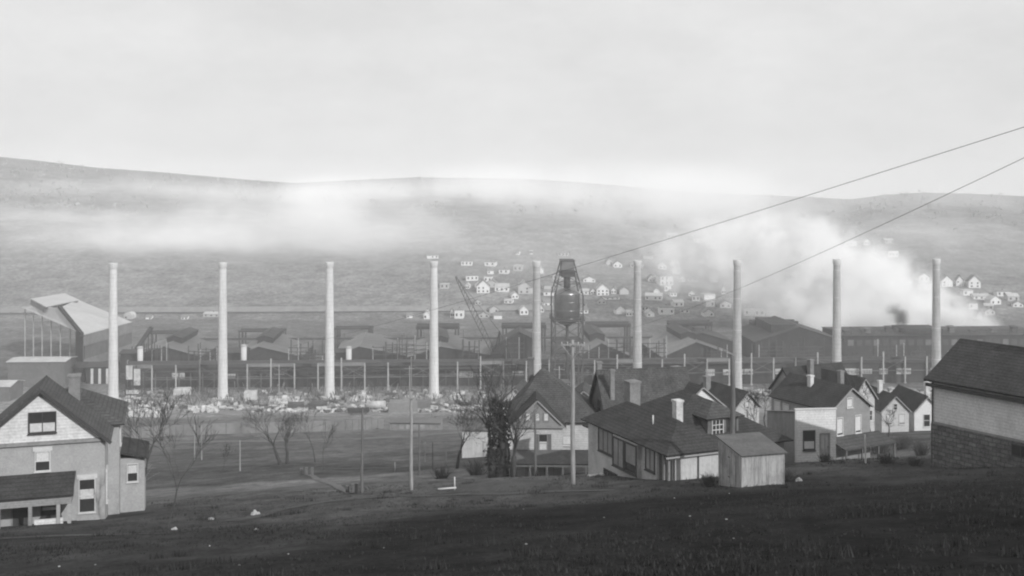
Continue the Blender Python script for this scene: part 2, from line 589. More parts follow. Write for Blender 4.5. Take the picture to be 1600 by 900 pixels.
def door(root, fc, u, z, w, h, m=None, frame=None, glass=False):
    mb = MB(); frame_box(mb, fc, u - w / 2, u + w / 2, z, z + h, -0.02, 0.04)
    frame_box(mb, fc, u - w * .3, u + w * .3, z + h * .1, z + h * .4, 0.03, 0.06)
    d = mb.build('door', m or M_DARKW, root)
    fb = MB()
    frame_box(fb, fc, u - w / 2 - .1, u - w / 2, z, z + h + .1, -0.02, 0.08)
    frame_box(fb, fc, u + w / 2, u + w / 2 + .1, z, z + h + .1, -0.02, 0.08)
    frame_box(fb, fc, u - w / 2, u + w / 2, z + h, z + h + .1, -0.02, 0.075)
    fb.build('door_frame', frame or M_TRIM, d)
    if glass:
        gb = MB(); frame_box(gb, fc, u - w * .32, u + w * .32, z + h * .5, z + h * .9, 0.03, 0.055)
        gb.build('pane', M_GLASS, d)
    kb = MB(); O, uu, n = fc
    c = O + uu * (u + w * .38) + n * 0.08 + Vector((0, 0, z + h * .46))
    kb.tube([c - n * 0.05, c + n * 0.03], 0.035, 6)
    kb.build('knob', M_DTRIM, d)
    return d
def gable_wall(mb, x0, x1, y0, y1, z0, hw, rise, axis='y', mi=0):
    if axis == 'y':
        xm = (x0 + x1) / 2
        prof_ = [(x0, z0), (x1, z0), (x1, hw), (xm, hw + rise), (x0, hw)]
        fr = [(x, y0, z) for x, z in prof_]; bk = [(x, y1, z) for x, z in prof_]
    else:
        ym = (y0 + y1) / 2
        prof_ = [(y1, z0), (y0, z0), (y0, hw), (ym, hw + rise), (y1, hw)]
        fr = [(x0, y, z) for y, z in prof_]; bk = [(x1, y, z) for y, z in prof_]
    mb.face(fr, mi); mb.face(list(reversed(bk)), mi)
    for i in range(5):
        j = (i + 1) % 5
        mb.face([fr[j], fr[i], bk[i], bk[j]], mi)
def gable_roof(mb, x0, x1, y0, y1, hw, rise, oh=0.4, og=0.4, axis='y', t=0.16, lift=0.03):
    """two slabs; oh = overhang at the eaves, og = at the gables"""
    if axis == 'y':
        xm, half = (x0 + x1) / 2, (x1 - x0) / 2
        sl_ = rise / half
        e = hw - oh * sl_ + lift + t; r = hw + rise + lift + t
        a, c = y0 - og, y1 + og
        mb.poly([(x0 - oh, a, e), (xm, a, r), (xm, c, r), (x0 - oh, c, e)][::-1], t)
        mb.poly([(xm, a, r), (x1 + oh, a, e), (x1 + oh, c, e), (xm, c, r)], t)
    else:
        ym, half = (y0 + y1) / 2, (y1 - y0) / 2
        sl_ = rise / half
        e = hw - oh * sl_ + lift + t; r = hw + rise + lift + t
        a, c = x0 - og, x1 + og
        mb.poly([(a, y0 - oh, e), (c, y0 - oh, e), (c, ym, r), (a, ym, r)], t)
        mb.poly([(a, ym, r), (c, ym, r), (c, y1 + oh, e), (a, y1 + oh, e)], t)
def barge(root, x0, x1, y, hw, rise, oh, og, m, w=0.22, front=True):
    """boards along the gable's sloping edges"""
    mb = MB()
    xm, half = (x0 + x1) / 2, (x1 - x0) / 2
    sl_ = rise / half
    yy = y - og - 0.03
    for sgn in (-1, 1):
        p0 = Vector((xm + sgn * (half + oh), yy, hw - oh * sl_ + 0.05)); p1 = Vector((xm + sgn * 0.02, yy, hw + rise + 0.05))
        mb.bar(p0, p1, 0.05, w)
    return mb.build('barge_board', m, root)
def chimney(root, x, y, z0, z1, w=0.6, m=None, pot=False):
    mb = MB()
    mb.box(x - w / 2, x + w / 2, y - w / 2, y + w / 2, z0, z1)
    c = mb.build('chimney', m or M_CHIM, root)
    k = MB()
    k.box(x - w / 2 - .07, x + w / 2 + .07, y - w / 2 - .07, y + w / 2 + .07, z1 + .003, z1 + .16)
    k.box(x - w / 4, x + w / 4, y - w / 4, y + w / 4, z1 + .163, z1 + .19)
    k.build('chimney_cap', m or M_CHIM, c)
    if pot:
        q = MB(); q.tube([(x, y, z1 + .16), (x, y, z1 + .6)], [.15, .12], 8)
        q.build('chimney_pot', M_CHIM, c)
    return c
def hip_planes(x0, x1, y0, y1, hw, zr, ra, rb, oh=0.35):
    """hip roof with ridge from ra=(x,y) to rb=(x,y) (front to back): list of upper polygons"""
    A = [(x0 - oh, y0 - oh), (x1 + oh, y0 - oh), (x1 + oh, y1 + oh), (x0 - oh, y1 + oh)]
    e = hw
    a, b2 = (ra[0], ra[1], zr), (rb[0], rb[1], zr)
    q = [(p[0], p[1], e) for p in A]
    return [[q[0], q[1], a], [q[1], q[2], b2, a], [q[2], q[3], b2], [q[3], q[0], a, b2]]
def yaw_of(dx, dy):
    """yaw that points local +y along (dx, dy)"""
    return math.atan2(-dx, dy)

# ------------------------------------------------------------------ 1 big brick house, left
yw = yaw_of(-.30, .954)
LH = thing('brick_house', 'big pale brick house at the left edge with white boarded gable and front porch', 'house', (-33.3, 78.0, 55.6), yw)
mb = MB(); gable_wall(mb, -4.4, 4.1, 0, 4.6, -3, 6.0, 3.6); mb.build('wall', M_BRICK, LH)
fr = face_of(-4.4, 4.1, 0, 4.6, 'front')
mb = MB()  # boarded gable skin, proud of the brick
mb.poly([(-4.4, -0.06, 6.02), (4.1, -0.06, 6.02), (-0.15, -0.06, 9.56)], 0.07); mb.build('gable', M_WHITE, LH)
mb = MB(); mb.box(-4.55, 4.25, -0.2, -0.0, 5.78, 6.0); mb.build('belt_board', M_GREYW, LH)
mb = MB(); gable_roof(mb, -4.4, 4.1, 0, 4.4, 6.0, 3.6, .45, .5); rf = mb.build('roof', M_ROOF2, LH)
barge(LH, -4.4, 4.1, 0, 6.0, 3.6, .45, .5, M_DTRIM, .24)
gf = (fr[0] + Vector((0, -.135, 0)), fr[1], fr[2])
window(LH, gf, 4.35, 6.7, 1.7, 1.35, M_DTRIM, (0.02, .5), (2, 2), name='window')
window(LH, fr, 4.35, 3.95, .9, 1.3, M_TRIM, (0.5, .98), (1, 2), lintel=M_TRIM)
window(LH, fr, 7.3, .75, 1.0, 2.3, M_TRIM, (0.4, .7), (1, 2), lintel=M_TRIM)
rt = face_of(-4.4, 4.1, 0, 4.6, 'right')
window(LH, rt, 2.0, .9, .9, 2.1, M_TRIM, (.5, .95), (1, 2), lintel=M_TRIM)
chimney(LH, 1.7, 4.9, 6.2, 9.7, .8, M_CHIM)
# porch on the left two thirds of the front
mb = MB(); mb.poly([(-6.2, -2.6, 2.75), (2.15, -2.6, 2.75), (2.15, 0, 3.75), (-6.2, 0, 3.75)], .16); mb.build('porch_roof', M_ROOF, LH)
mb = MB(); mb.box(-6.1, 2.05, -2.5, -2.35, 2.1, 2.55); mb.box(1.9, 2.05, -2.35, 0, 2.1, 2.55); mb.build('porch_beam', M_GREYW, LH)
for x in (-5.0, -2.6, -.6, 1.2, 1.9):
    mb = MB(); mb.box(x - .12, x + .12, -2.54, -2.3, 0.2, 2.1); mb.build('porch_post', M_GREYW if x < 1 else M_BRICK, LH)
mb = MB(); mb.box(-6.2, 2.2, -2.7, -0.02, -1.2, .2); mb.build('porch_floor', M_STONE, LH)
mb = MB(); mb.box(-.35, 1.5, -2.42, -2.38, .25, 1.15); mb.build('porch_rail', M_WHITE, LH)
door(LH, fr, 2.9, .2, 1.0, 2.1, M_DTRIM, M_GREYW)
window(LH, fr, 4.9, .7, 1.2, 1.3, M_DTRIM, (.3, .95), (1, 2))
# rear wing with hip roof, then a low side kitchen
mb = MB(); mb.box(-3.0, 4.9, 4.6, 12.5, -3, 6.0); mb.build('wing_wall', M_BRICK, LH)
mb = MB()
for q in hip_planes(-3.0, 4.9, 4.6, 12.5, 6.02, 8.3, (1.2, 8.4), (1.2, 9.2), .4): mb.poly(q, .14)
mb.build('wing_roof', M_ROOF2, LH)
mb = MB(); mb.box(4.9, 6.7, 6.6, 11.5, -3, 2.8); mb.build('kitchen_wall', M_BRICK, LH)
mb = MB(); mb.poly([(4.9, 6.2, 3.4), (7.0, 6.2, 2.85), (7.0, 11.9, 2.85), (4.9, 11.9, 3.4)], .14); mb.build('kitchen_roof', M_ROOF, LH)
kf = face_of(4.9, 6.7, 6.6, 11.5, 'front')
window(LH, kf, .9, 1.0, .7, 1.3, M_TRIM, (.5, .95), (1, 2))
wf = face_of(-3.0, 4.9, 4.6, 12.5, 'right')
window(LH, wf, 1.2, 4.2, .8, 1.4, M_TRIM, None, (1, 2))

# ------------------------------------------------------------------ 2 tall hip-roofed house in the middle
TH = thing('gabled_house', 'tall grey house with hipped roof and small front gable behind the utility pole', 'house', (2.45, 106, 51.2), R(-1))
mb = MB(); mb.box(-2.5, 5.6, 2.0, 10.5, -3, 5.35); mb.box(-2.45, 2.45, 0, 2.0, -3, 5.32); mb.build('wall', M_CREAM, TH)
mb = MB()
for q in hip_planes(-2.5, 5.6, 2.0, 10.5, 5.3, 9.75, (.35, 6.0), (.75, 6.6), .5): mb.poly(q, .15)
mb.build('roof', M_ROOF2, TH)
mb = MB(); gable_roof(mb, -2.45, 2.45, 0, 5.0, 5.3, 2.35, .35, .14); mb.build('gable_roof', M_ROOF, TH)
mb = MB(); mb.poly([(-2.45, -.005, 5.34), (2.45, -.005, 5.34), (0, -.005, 7.66)], .06); mb.box(-2.6, 2.6, -.25, .05, 5.1, 5.34); mb.build('gable', M_GREYW, TH)
barge(TH, -2.45, 2.45, 0, 5.3, 2.35, .35, .14, M_GREYTRIM, .12)
fr = face_of(-2.45, 2.45, 0, 2, 'front')
for u in (1.55, 2.45, 3.3):
    window(TH, fr, u, 5.75, .45, .75, M_GREYW, (0.05, .95), (1, 1), sill=False)
window(TH, fr, 3.0, 2.75, .75, 1.7, M_GREYW, (.05, .6), (1, 2))
for u in (2.4, 3.6):
    mb = MB(); frame_box(mb, fr, u - .2, u + .2, 2.7, 4.5, 0, .05); mb.build('shutter', M_DARKW, TH)
f2 = face_of(2.45, 5.6, 2.0, 10.5, 'front')
window(TH, f2, .55, 3.0, 1.0, .9, M_TRIM, (.05, .95), (1, 1))
mb = MB(); mb.poly([(-2.6, -2.3, 2.2), (4.9, -2.3, 2.2), (4.9, 0, 3.0), (-2.6, 0, 3.0)], .14); mb.build('porch_roof', M_ROOF3, TH)
mb = MB(); mb.box(-2.5, 4.8, -2.25, -2.15, 1.9, 2.1); mb.build('porch_beam', M_TRIM, TH)
for x in (-2.3, -.7, .9, 2.4, 4.6):
    mb = MB(); mb.box(x - .08, x + .08, -2.25, -2.1, -.6, 1.9); mb.build('porch_post', M_TRIM, TH)
mb = MB(); mb.box(-2.55, 4.85, -2.3, 0, -2.5, -.6); mb.build('porch_floor', M_GREYW, TH)
door(TH, fr, 2.1, -.6, .9, 2.1, M_TRIM, M_TRIM); 
window(TH, fr, 3.6, 0.1, .9, 1.4, M_TRIM, (.1, .95), (1, 2)); window(TH, fr, .9, 0.1, .9, 1.4, M_TRIM, (.1, .95), (1, 2))
chimney(TH, -.6, 7.6, 7.6, 10.5, .55, M_DARKW); 

# ------------------------------------------------------------------ 3 stucco bungalow with side wing, big hip roof and dormer
Rd, Ld = (.917, .398), (-.398, .917)
BG = thing('stucco_bungalow', 'low stucco bungalow with dark hip roofs, dormer and a long row of windows', 'house', (11.7, 82, 56.8), yaw_of(*Ld))
z0 = 56.8
mb = MB(); mb.box(0, 4.9, 1.7, 13.0, -5, 3.05); mb.build('wall', M_STUCCO, BG)
ro = hip_planes(0, 4.9, 0, 13.0, 2.95, 4.75, (2.45, 2.6), (2.45, 10.6), .5)
mb = MB()
for q in ro: mb.poly(q, .16)
mb.build('roof', M_ROOF, BG)
mb = MB(); 
mb.box(-.5, 5.4, -.5, -.44, 2.66, 2.78)
mb.build('eave_board', M_GREYTRIM, BG)
lf = face_of(0, 4.9, 1.7, 13.0, 'left')   # u runs from the far end: u = 13 - t
window(BG, lf, 13 - 9.85, .85, 2.3, 1.75, M_DTRIM, (0, 1), (3, 1), fw=.12, bm=M_CURTAIN)
mb = MB(); frame_box(mb, lf, 13 - 8.0, 13 - 4.05, .15, 2.75, -.02, .35); bay = mb.build('bay', M_STUCCO, BG)
bo, bu, bn = lf[0] + lf[2] * .35, lf[1], lf[2]
window(BG, (bo, bu, bn), 13 - 7.05, .4, 1.6, 2.1, M_DTRIM, (0, 1), (2, 1), fw=.14, bm=M_CURTAIN)
window(BG, (bo, bu, bn), 13 - 5.05, .4, 1.6, 2.1, M_DTRIM, (.3, 1), (1, 1), fw=.14, bm=M_CURTAIN)
window(BG, lf, 13 - 2.65, 1.1, 1.2, 1.55, M_DTRIM, (0, 1), (2, 1), fw=.12, bm=M_CURTAIN)
window(BG, lf, 13 - 9.0, -1.5, 2.2, .9, M_DTRIM, None, (2, 1), sill=False)
# glazed-in front porch of white boards
mb = MB(); mb.box(.45, 4.75, -.12, 1.7, -3, 2.75); mb.build('porch_wall', M_PLANKW, BG)
for x in (.4, 2.5, 4.78):
    mb = MB(); mb.box(x - .05, x + .05, -.2, -.124, -1, 2.75); mb.build('porch_post', M_DTRIM, BG)
for x, y in ((.08, .1), (.08, .8), (.08, 1.5)):
    mb = MB(); mb.box(x - .08, x + .08, y - .08, y + .08, -1.5, 2.75); mb.build('porch_post', M_GREYW, BG)
mb = MB(); mb.box(0, .44, .05, 1.7, -3, .1); mb.build('porch_floor', M_GREYW, BG)
pf = face_of(.45, 4.75, -.12, 1.7, 'left'); door(BG, pf, .85, .1, .85, 2.1, M_GREYW, M_DTRIM)
# main block
mb = MB(); mb.box(2.0, 14.1, 4.6, 15.5, -5, 1.9); mb.build('main_wall', M_GREYW, BG)
mp_ = hip_planes(1.5, 14.1, 4.5, 15.6, 1.75, 5.35, (7.8, 8.65), (7.8, 10.4), .5)
mb = MB()
for q in mp_: mb.poly(q, .16)
mb.build('main_roof', M_ROOF, BG)
chimney(BG, 4.3, 5.6, 3.0, 5.45, .62, M_CHIMW); chimney(BG, 3.4, 11.4, 2.6, 6.1, 1.0, M_CHIM)
# hip-roofed dormer on the front slope
mb = MB(); mb.box(6.9, 9.9, 5.2, 9.0, 2.0, 4.05); dm = mb.build('dormer', M_DARKW, BG)
mb = MB()
for q in hip_planes(6.9, 9.9, 5.2, 10.0, 4.0, 5.0, (8.4, 6.7), (8.4, 9.8), .4): mb.poly(q, .12)
mb.build('dormer_roof', M_ROOF2, dm)
df = face_of(6.9, 9.9, 5.2, 9.0, 'front')
window(BG, df, .95, 2.55, 1.0, 1.2, M_TRIM, None, (3, 3)); window(BG, df, 2.3, 2.55, .8, 1.2, M_DTRIM, None, (2, 2), sill=False)
mb = MB(); mb.tube([(1.4, 4.6, 3.9), (1.4, 4.6, 4.8)], .06, 6); mb.build('vent_pipe', M_TRIM, BG)
# stone cellar steps beside the wall
mb = MB()
for i in range(5): mb.box(-1.6 , -.3, 9.5 + i * .55, 10.05 + i * .55, -5, -.9 - i * .28)
st = mb.build('cellar_steps', M_CONC, None)
st.location = BG.location; st.rotation_euler = BG.rotation_euler
tag(st, 'worn concrete steps descending along the stucco bungalow wall', 'steps')

# ------------------------------------------------------------------ 4 plank shed
SH = thing('plank_shed', 'small raw plank shed with sloping felt roof in front of the bungalow', 'shed', (14.86, 71, 60.1), yaw_of(-.277, .961))
z = -1.0
mb = MB()
A = [(0, 0, z), (3.05, 0, z), (3.05, 3.3, z), (0, 3.3, z)]
Bt = [(0, 0, 2.22), (3.05, 0, 2.22), (3.05, 3.3, 2.68), (0, 3.3, 2.68)]
mb.face(A[::-1]); mb.face(Bt)
for i in range(4):
    j = (i + 1) % 4
    mb.face([A[i], A[j], Bt[j], Bt[i]])
for i in range(11):   # cover strips give the board joints
    x = .02 + i * .3
    mb.box(x - .022, x + .022, -.018, 0.01, -.6, 2.2)
for i in range(12):
    y = .05 + i * .29
    mb.box(-.018, .01, y - .022, y + .022, -.6, 2.25 + y * .135)
mb.build('wall', M_PLANK, SH)
mb = MB(); mb.poly([(-.15, -.2, 2.27), (3.22, -.2, 2.27), (3.22, 3.5, 2.8), (-.15, 3.5, 2.8)], .07); mb.build('roof', M_ROOF3, SH)
lf = face_of(0, 3.05, 0, 3.3, 'left')
mb = MB(); frame_box(mb, lf, 1.55, 2.5, .05, 2.05, 0, .05); d = mb.build('door', M_PLANK, SH)
mb = MB(); frame_box(mb, lf, 1.5, 1.75, 1.7, 1.76, .05, .065); frame_box(mb, lf, 1.5, 1.75, .4, .46, .05, .065); mb.build('hinge', M_DTRIM, d)
mb = MB(); mb.box(3.0, 3.09, -.03, .05, -.8, 2.2); mb.box(-.03, .05, -.035, .04, -.8, 2.2); mb.build('corner_board', M_PLANK, SH)

# ------------------------------------------------------------------ 5 little store with a false front
SF = thing('false_front_store', 'small white flat-fronted store building with one window and a door', 'store', (24.6, 95, 56.1), yaw_of(-.1, .995))
mb = MB(); 
A = [(0, .2, -3), (3.5, .2, -3), (3.5, 7.6, -3), (0, 7.6, -3)]
Bt = [(0, .2, 3.95), (3.5, .2, 3.95), (3.5, 7.6, 2.5), (0, 7.6, 2.5)]
mb.face(A[::-1]); mb.face(Bt)
for i in range(4):
    j = (i + 1) % 4
    mb.face([A[i], A[j], Bt[j], Bt[i]])
mb.build('wall', M_GREYW, SF)
mb = MB(); mb.poly([(-.1, .22, 4.03), (3.6, .22, 4.03), (3.6, 7.8, 2.55), (-.1, 7.8, 2.55)], .07); mb.build('roof', M_ROOF3, SF)
mb = MB(); mb.box(-.06, 3.56, 0, .2, -2, 4.2); mb.build('facade', M_WHITE, SF)
mb = MB(); mb.box(-.12, 3.62, -.08, .24, 4.2, 4.3); mb.box(-.1, .02, -.03, -.002, -1.5, 4.2); mb.build('cornice', M_TRIM, SF)
ff = face_of(0, 3.5, 0, 7, 'front')
window(SF, ff, 1.15, .75, .95, 1.6, M_DTRIM, (.05, .45), (1, 2))
d = door(SF, ff, 2.55, .05, .72, 2.0, M_PLANK, M_GREYW, glass=False)
mb = MB(); frame_box(mb, ff, 2.25, 2.85, 2.2, 2.42, .0, .04); mb.build('transom', M_BLIND, d)

# ------------------------------------------------------------------ 6 big boarded house at the right edge
ax = Vector((3.8, -6.0)).normalized()
RH = thing('stone_based_house', 'white boarded building on a rubble stone base at the right edge', 'house', (30.7, 80, 62.45), yaw_of(-ax.x, -ax.y))
# local: +y runs away along the wall from the near side; the far left corner is y = 0, the wall goes to y = -15; x right
mb = MB(); gable_wall(mb, 0, 7.4, -16, 0, 0, 3.25, 2.3); mb.build('wall', M_WHITE, RH)
mb = MB(); mb.box(-.12, 7.5, -16.1, .12, -4.5, -.005); ba = mb.build('foundation', M_STONE, RH)
mb = MB(); gable_roof(mb, 0, 7.4, -16, 0, 3.25, 2.3, .55, .35); mb.build('roof', M_ROOF, RH)
mb = MB(); mb.box(-.5, -.4, -16, .3, 2.72, 2.98); mb.build('gutter', M_DTRIM, RH)
mb = MB(); mb.tube([(-.07, .02, 3.0), (-.07, .02, -3)], .06, 6); mb.build('downpipe', M_DTRIM, RH)
mb = MB(); mb.box(-.1, .02, -16, .1, -.004, .16); mb.build('belt_board', M_GREYW, RH)
lf = face_of(-.12, 7.5, -16.1, .12, 'left')
window(RH, lf, 7.1, -.95, 1.2, .7, M_DTRIM, None, (2, 1), sill=False)
chimney(RH, 3.6, -5.6, 4.8, 6.75, .8, M_DARKW)

# ------------------------------------------------------------------ smaller gabled houses
def small_house(name, label, px, d, zt, W, L, hw, rise, ldir, wallm, roofm, front=True, base=4, oh=.3, windows=(), trim=None, zapex_py=None, chim=()):
    """front gable apex seen at column px at distance d; zt = apex height"""
    x = (px - CX) / F * d
    root = thing(name, label, 'house', (x, d, zt - hw - rise), yaw_of(*ldir))
    mb = MB(); gable_wall(mb, -W / 2, W / 2, 0, L, -base, hw, rise); mb.build('wall', wallm, root)
    mb = MB(); gable_roof(mb, -W / 2, W / 2, 0, L, hw, rise, oh, oh); mb.build('roof', roofm, root)
    barge(root, -W / 2, W / 2, 0, hw, rise, oh, oh, trim or M_GREYTRIM, .12)
    ff = face_of(-W / 2, W / 2, 0, L, 'front')
    for (u, z, w_, h_, bl) in windows:
        window(root, ff, W / 2 + u, z, w_, h_, trim or M_TRIM, bl, (1, 2))
    for (cx, cy, c0, c1, cw, cm) in chim:
        chimney(root, cx, cy, c0, c1, cw, cm)
    return root
def zp(py, d): return CAMZ - (py - HY) / F * d

# G: grey gable behind the store, porch and stair
HG = small_house('gabled_house', 'grey gabled house standing right behind the white store with a dark long roof', 1329, 119, zp(607, 119), 5.9, 9.0, 4.6, 2.15, (-.48, .877), M_GREYW, M_ROOF,
    windows=((-.15, 4.75, .75, .95, (.05, .9)), (-1.6, 1.9, .8, 1.8, (.1, .95)), (1.1, 1.9, .8, 1.8, (.1, .95))), chim=((-1.0, 5.0, 5.4, 7.35, .5, M_CHIMW),))
lfg = face_of(-2.95, 2.95, 0, 9.0, 'left')
window(HG, lfg, .8, 2.9, .8, 1.4, M_TRIM, (.1, .95), (1, 2)); window(HG, lfg, 2.2, 2.9, .8, 1.2, M_TRIM, (.1, .95), (1, 2))
mb = MB(); mb.poly([(-3.4, -2.6, 1.0), (4.2, -2.6, 1.0), (4.2, 0, 1.75), (-3.4, 0, 1.75)], .14); mb.build('porch_roof', M_ROOF2, HG)
for x in (-3.1, -.8, 1.6, 4.0):
    mb = MB(); mb.box(x - .08, x + .08, -2.5, -2.34, -4, .9); mb.build('porch_post', M_DARKW, HG)
# H: gable with bare vine shadows, behind G
HH = small_house('gabled_house', 'weathered gabled house peeping over the grey house roof, two chimneys', 1350, 138, zp(593, 138), 3.6, 9.0, 4.4, 2.3, (-.45, .89), M_CREAM, M_ROOF,
    windows=((0, 4.3, .6, .9, (.1, .9)), (1.0, 1.5, .6, 1.2, None)), chim=((-2.6, 6.8, 4.5, 8.3, .6, M_CHIM), (-1.4, 2.6, 4.8, 7.4, .6, M_CHIM)))
mb = MB(); gable_wall(mb, -6.0, 3.5, 5.5, 10.5, -4, 4.4, 2.9, 'x'); mb.build('wing_wall', M_GREYW, HH)
mb = MB(); gable_roof(mb, -6.0, 3.5, 5.5, 10.5, 4.4, 2.9, .3, .3, 'x'); mb.build('wing_roof', M_ROOF, HH)
# I, J
small_house('gabled_cottage', 'small pale gabled cottage with tiny attic window between the grey house and stone-based house', 1399, 158, zp(620, 158), 4.1, 8.5, 2.4, 2.0, (-.12, .99), M_CREAM, M_ROOF,
    windows=((0, 2.55, .5, .8, None), (1.0, .5, .8, 1.4, (.1, .95)), (-.9, .5, .8, 1.4, (.1, .95))), chim=((-.4, 4.0, 3.7, 5.9, .55, M_CHIMW),))
small_house('gabled_cottage', 'little white gabled cottage half hidden behind the stone-based house corner', 1449, 160, zp(621, 160), 4.0, 8.5, 2.3, 2.0, (-.12, .99), M_WHITE, M_ROOF,
    windows=((-.1, .1, .9, 1.7, None), (1.2, .3, .7, 1.3, (.1, .9))), chim=((1.0, 2.0, 3.0, 6.0, .6, M_CHIMW),))
# K
HK = small_house('gabled_cottage', 'pale gabled house just behind the tall dark pole and the bungalow roof', 1167, 136, zp(614, 136), 3.7, 8.5, 4.2, 1.75, (-.42, .91), M_CREAM, M_ROOF,
    windows=((.0, 4.1, .55, .8, (.1, .9)), (-.15, 1.4, .6, 1.5, (.1, .6))), chim=((-1.2, 6.8, 4.4, 6.9, .7, M_CHIM),))
# D
small_house('gabled_house', 'house with a sunlit white gable showing above the bungalow dormer', 1096, 112, zp(606, 112), 6.2, 7.0, 4.5, 2.35, (-.47, .88), M_WHITE, M_ROOF,
    windows=((0.1, 2.6, .8, 1.4, (.1, .9)),), chim=((.2, 4.6, 6.0, 8.2, .75, M_CHIM),))
# C: steep dark gable turned left
HC = thing('steep_roofed_house', 'long steep roofed house with its shaded dark gable turned to the left', 'house', (9.55, 110, 51.6), yaw_of(-.2, .98))
mb = MB()
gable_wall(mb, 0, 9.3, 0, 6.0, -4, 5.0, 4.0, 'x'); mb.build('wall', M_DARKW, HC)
mb = MB()
# bell-cast roof: steep upper slopes, flatter feet
for x0, x1 in ((-.35, 9.5),):
    for s in (0, 1):
        ye, ym, yr = ((-.45, .75, 3.0) if s == 0 else (6.45, 5.25, 3.0))
        for (ya, za, yb, zb) in ((ye, 4.55, ym, 6.35), (ym, 6.35, yr, 9.15)):
            q = [(x0, ya, za), (x1, ya, za), (x1, yb, zb), (x0, yb, zb)]
            mb.poly(q if s == 0 else q[::-1], .15)
mb.build('roof', M_ROOF2, HC)
cl = face_of(0, 9.3, 0, 6.0, 'left')
window(HC, cl, 3.1, 4.6, .8, 1.4, M_DTRIM, None, (1, 2)); window(HC, cl, 4.6, 1.6, .8, 1.5, M_DTRIM, None, (1, 2))
chimney(HC, .35, 4.2, 6.5, 9.6, .5, M_CHIM); chimney(HC, .8, 1.0, 6.2, 9.3, .42, M_CHIM)
# two small houses beyond the tall one
small_house('gabled_cottage', 'small white walled house behind bare trees left of the tall grey house', 806, 150, zp(608, 150), 3.6, 6, 2.7, 1.7, (.2, .98), M_WHITE, M_ROOF2, windows=((0, .8, .8, 1.3, None),))
small_house('gabled_cottage', 'small house with white windows seen between the tall grey house and steep dark gable', 912, 150, zp(612, 150), 3.8, 6, 2.2, 1.4, (.1, .99), M_GREYW, M_ROOF2, windows=((-.8, .5, .8, 1.3, (.1, .95)), (.5, .5, .8, 1.3, (.1, .95))))
OB = thing('outbuilding', 'small whitewashed block of a building right of the tall house ridge', 'shed', (8.0, 170, G(8.0, 170)), R(4))
ob0 = zp(600, 170) - G(8.0, 170)
mb = MB(); mb.box(-.8, .8, 0, 1.8, -2, ob0); mb.build('wall', M_TRIM, OB)
mb = MB(); mb.poly([(-1.0, -.2, ob0 + .1), (1.0, -.2, ob0 + .1), (1.0, 2.0, ob0 + .4), (-1.0, 2.0, ob0 + .4)], .08); mb.build('roof', M_ROOF3, OB)
# white shed behind the bare tree, and the long low shed by the road
WS = thing('whitewashed_shed', 'whitewashed shed wall dappled with twig shade behind the round bare tree', 'shed', tuple(on_ground(722, 152)), R(-2))
mb = MB(); mb.box(0, 5.2, 0, 5, -2, 3.9); mb.build('wall', M_PLANKW, WS)
mb = MB(); mb.poly([(-.2, -.3, 3.95), (5.4, -.3, 3.95), (5.4, 5.2, 4.5), (-.2, 5.2, 4.5)], .1); mb.build('roof', M_ROOF3, WS)
door(WS, face_of(0, 5.2, 0, 5, 'front'), 3.6, .0, 1.2, 2.2, M_PLANKW, M_PLANK)
lp = hit(609, 672)
LS = thing('long_shed', 'long low pale open-sided shed beside the road below the mill fence', 'shed', tuple(lp), R(-3))
k = lp.y / F
mb = MB(); mb.box(0, 80 * k, 0, 4, -1, 12 * k); mb.build('wall', M_IRONM, LS)
mb = MB(); mb.poly([(-.3, -.5, 12.5 * k), (81 * k, -.5, 12.5 * k), (81 * k, 4.4, 14.5 * k), (-.3, 4.4, 14.5 * k)], .12); mb.build('roof', M_IRON, LS)
lsf = face_of(0, 80 * k, 0, 4, 'front')
for i in range(7):
    mb = MB(); frame_box(mb, lsf, (4 + i * 11) * k, (11 + i * 11) * k, .3, 9 * k, 0, .04); mb.build('opening', M_RUB2, LS)
# ------------------------------------------------------------------ stacks
SL = ['beside the bright roofed shed at far left', 'second from the left, over the pale cube of concrete', 'third from the left, nothing but rubble at its foot',
      'fourth from the left, under a far white building', 'just left of the water tank tower', 'next to the right of the water tank tower',
      'rising directly behind the tall dark utility pole', 'last but one at the right, in front of the white smoke', 'rightmost of the row, above the stone-based house']
SPX = [177, 348, 515, 678, 838.5, 996, 1152, 1307.5, 1463]
def stack(i, px, d):
    x = (px - CX) / F * d
    t = thing('smokestack', 'tall pale brick smokestack, ' + SL[i], 'smokestack', (x, d, 0), random.uniform(0, 6), 'row of nine smokestacks')
    H = 50.6
    rb, rt_ = 1.82, 1.30
    pr = []
    for k in range(0, 25):
        z = -.5 + (H - 2.2 + .5) * k / 24
        r = rb + (rt_ - rb) * max(0, z) / H + (.16 * max(0, 1 - z / 5.0))
        pr.append((r, z))
    mb = MB(); mb.lathe(pr, 28); mb.build('shaft', M_STACK if i < 4 else M_STACK2, t)
    mb = MB(); mb.lathe([(rt_, H - 2.2), (rt_ + .22, H - 1.7), (rt_ + .26, H - .3), (rt_ + .18, H), (rt_ - .25, H), (rt_ - .3, H - 3)], 28); mb.build('cap', M_STACKC, t)
    for z in (12, 24, 36, 46.5):
        r = rb + (rt_ - rb) * z / H
        mb = MB(); mb.lathe([(r, z - .12), (r + .05, z - .1), (r + .05, z + .1), (r, z + .12)], 28); mb.build('iron_band', M_STACKC, t)
    mb = MB()
    mb.box(-rb - .9, rb + .9, -rb - .9, rb + .9, -1, .9); mb.build('base', M_CONC, t)
    return t
for i, px in enumerate(SPX):
    stack(i, px, 400 + 23 * i / 8)

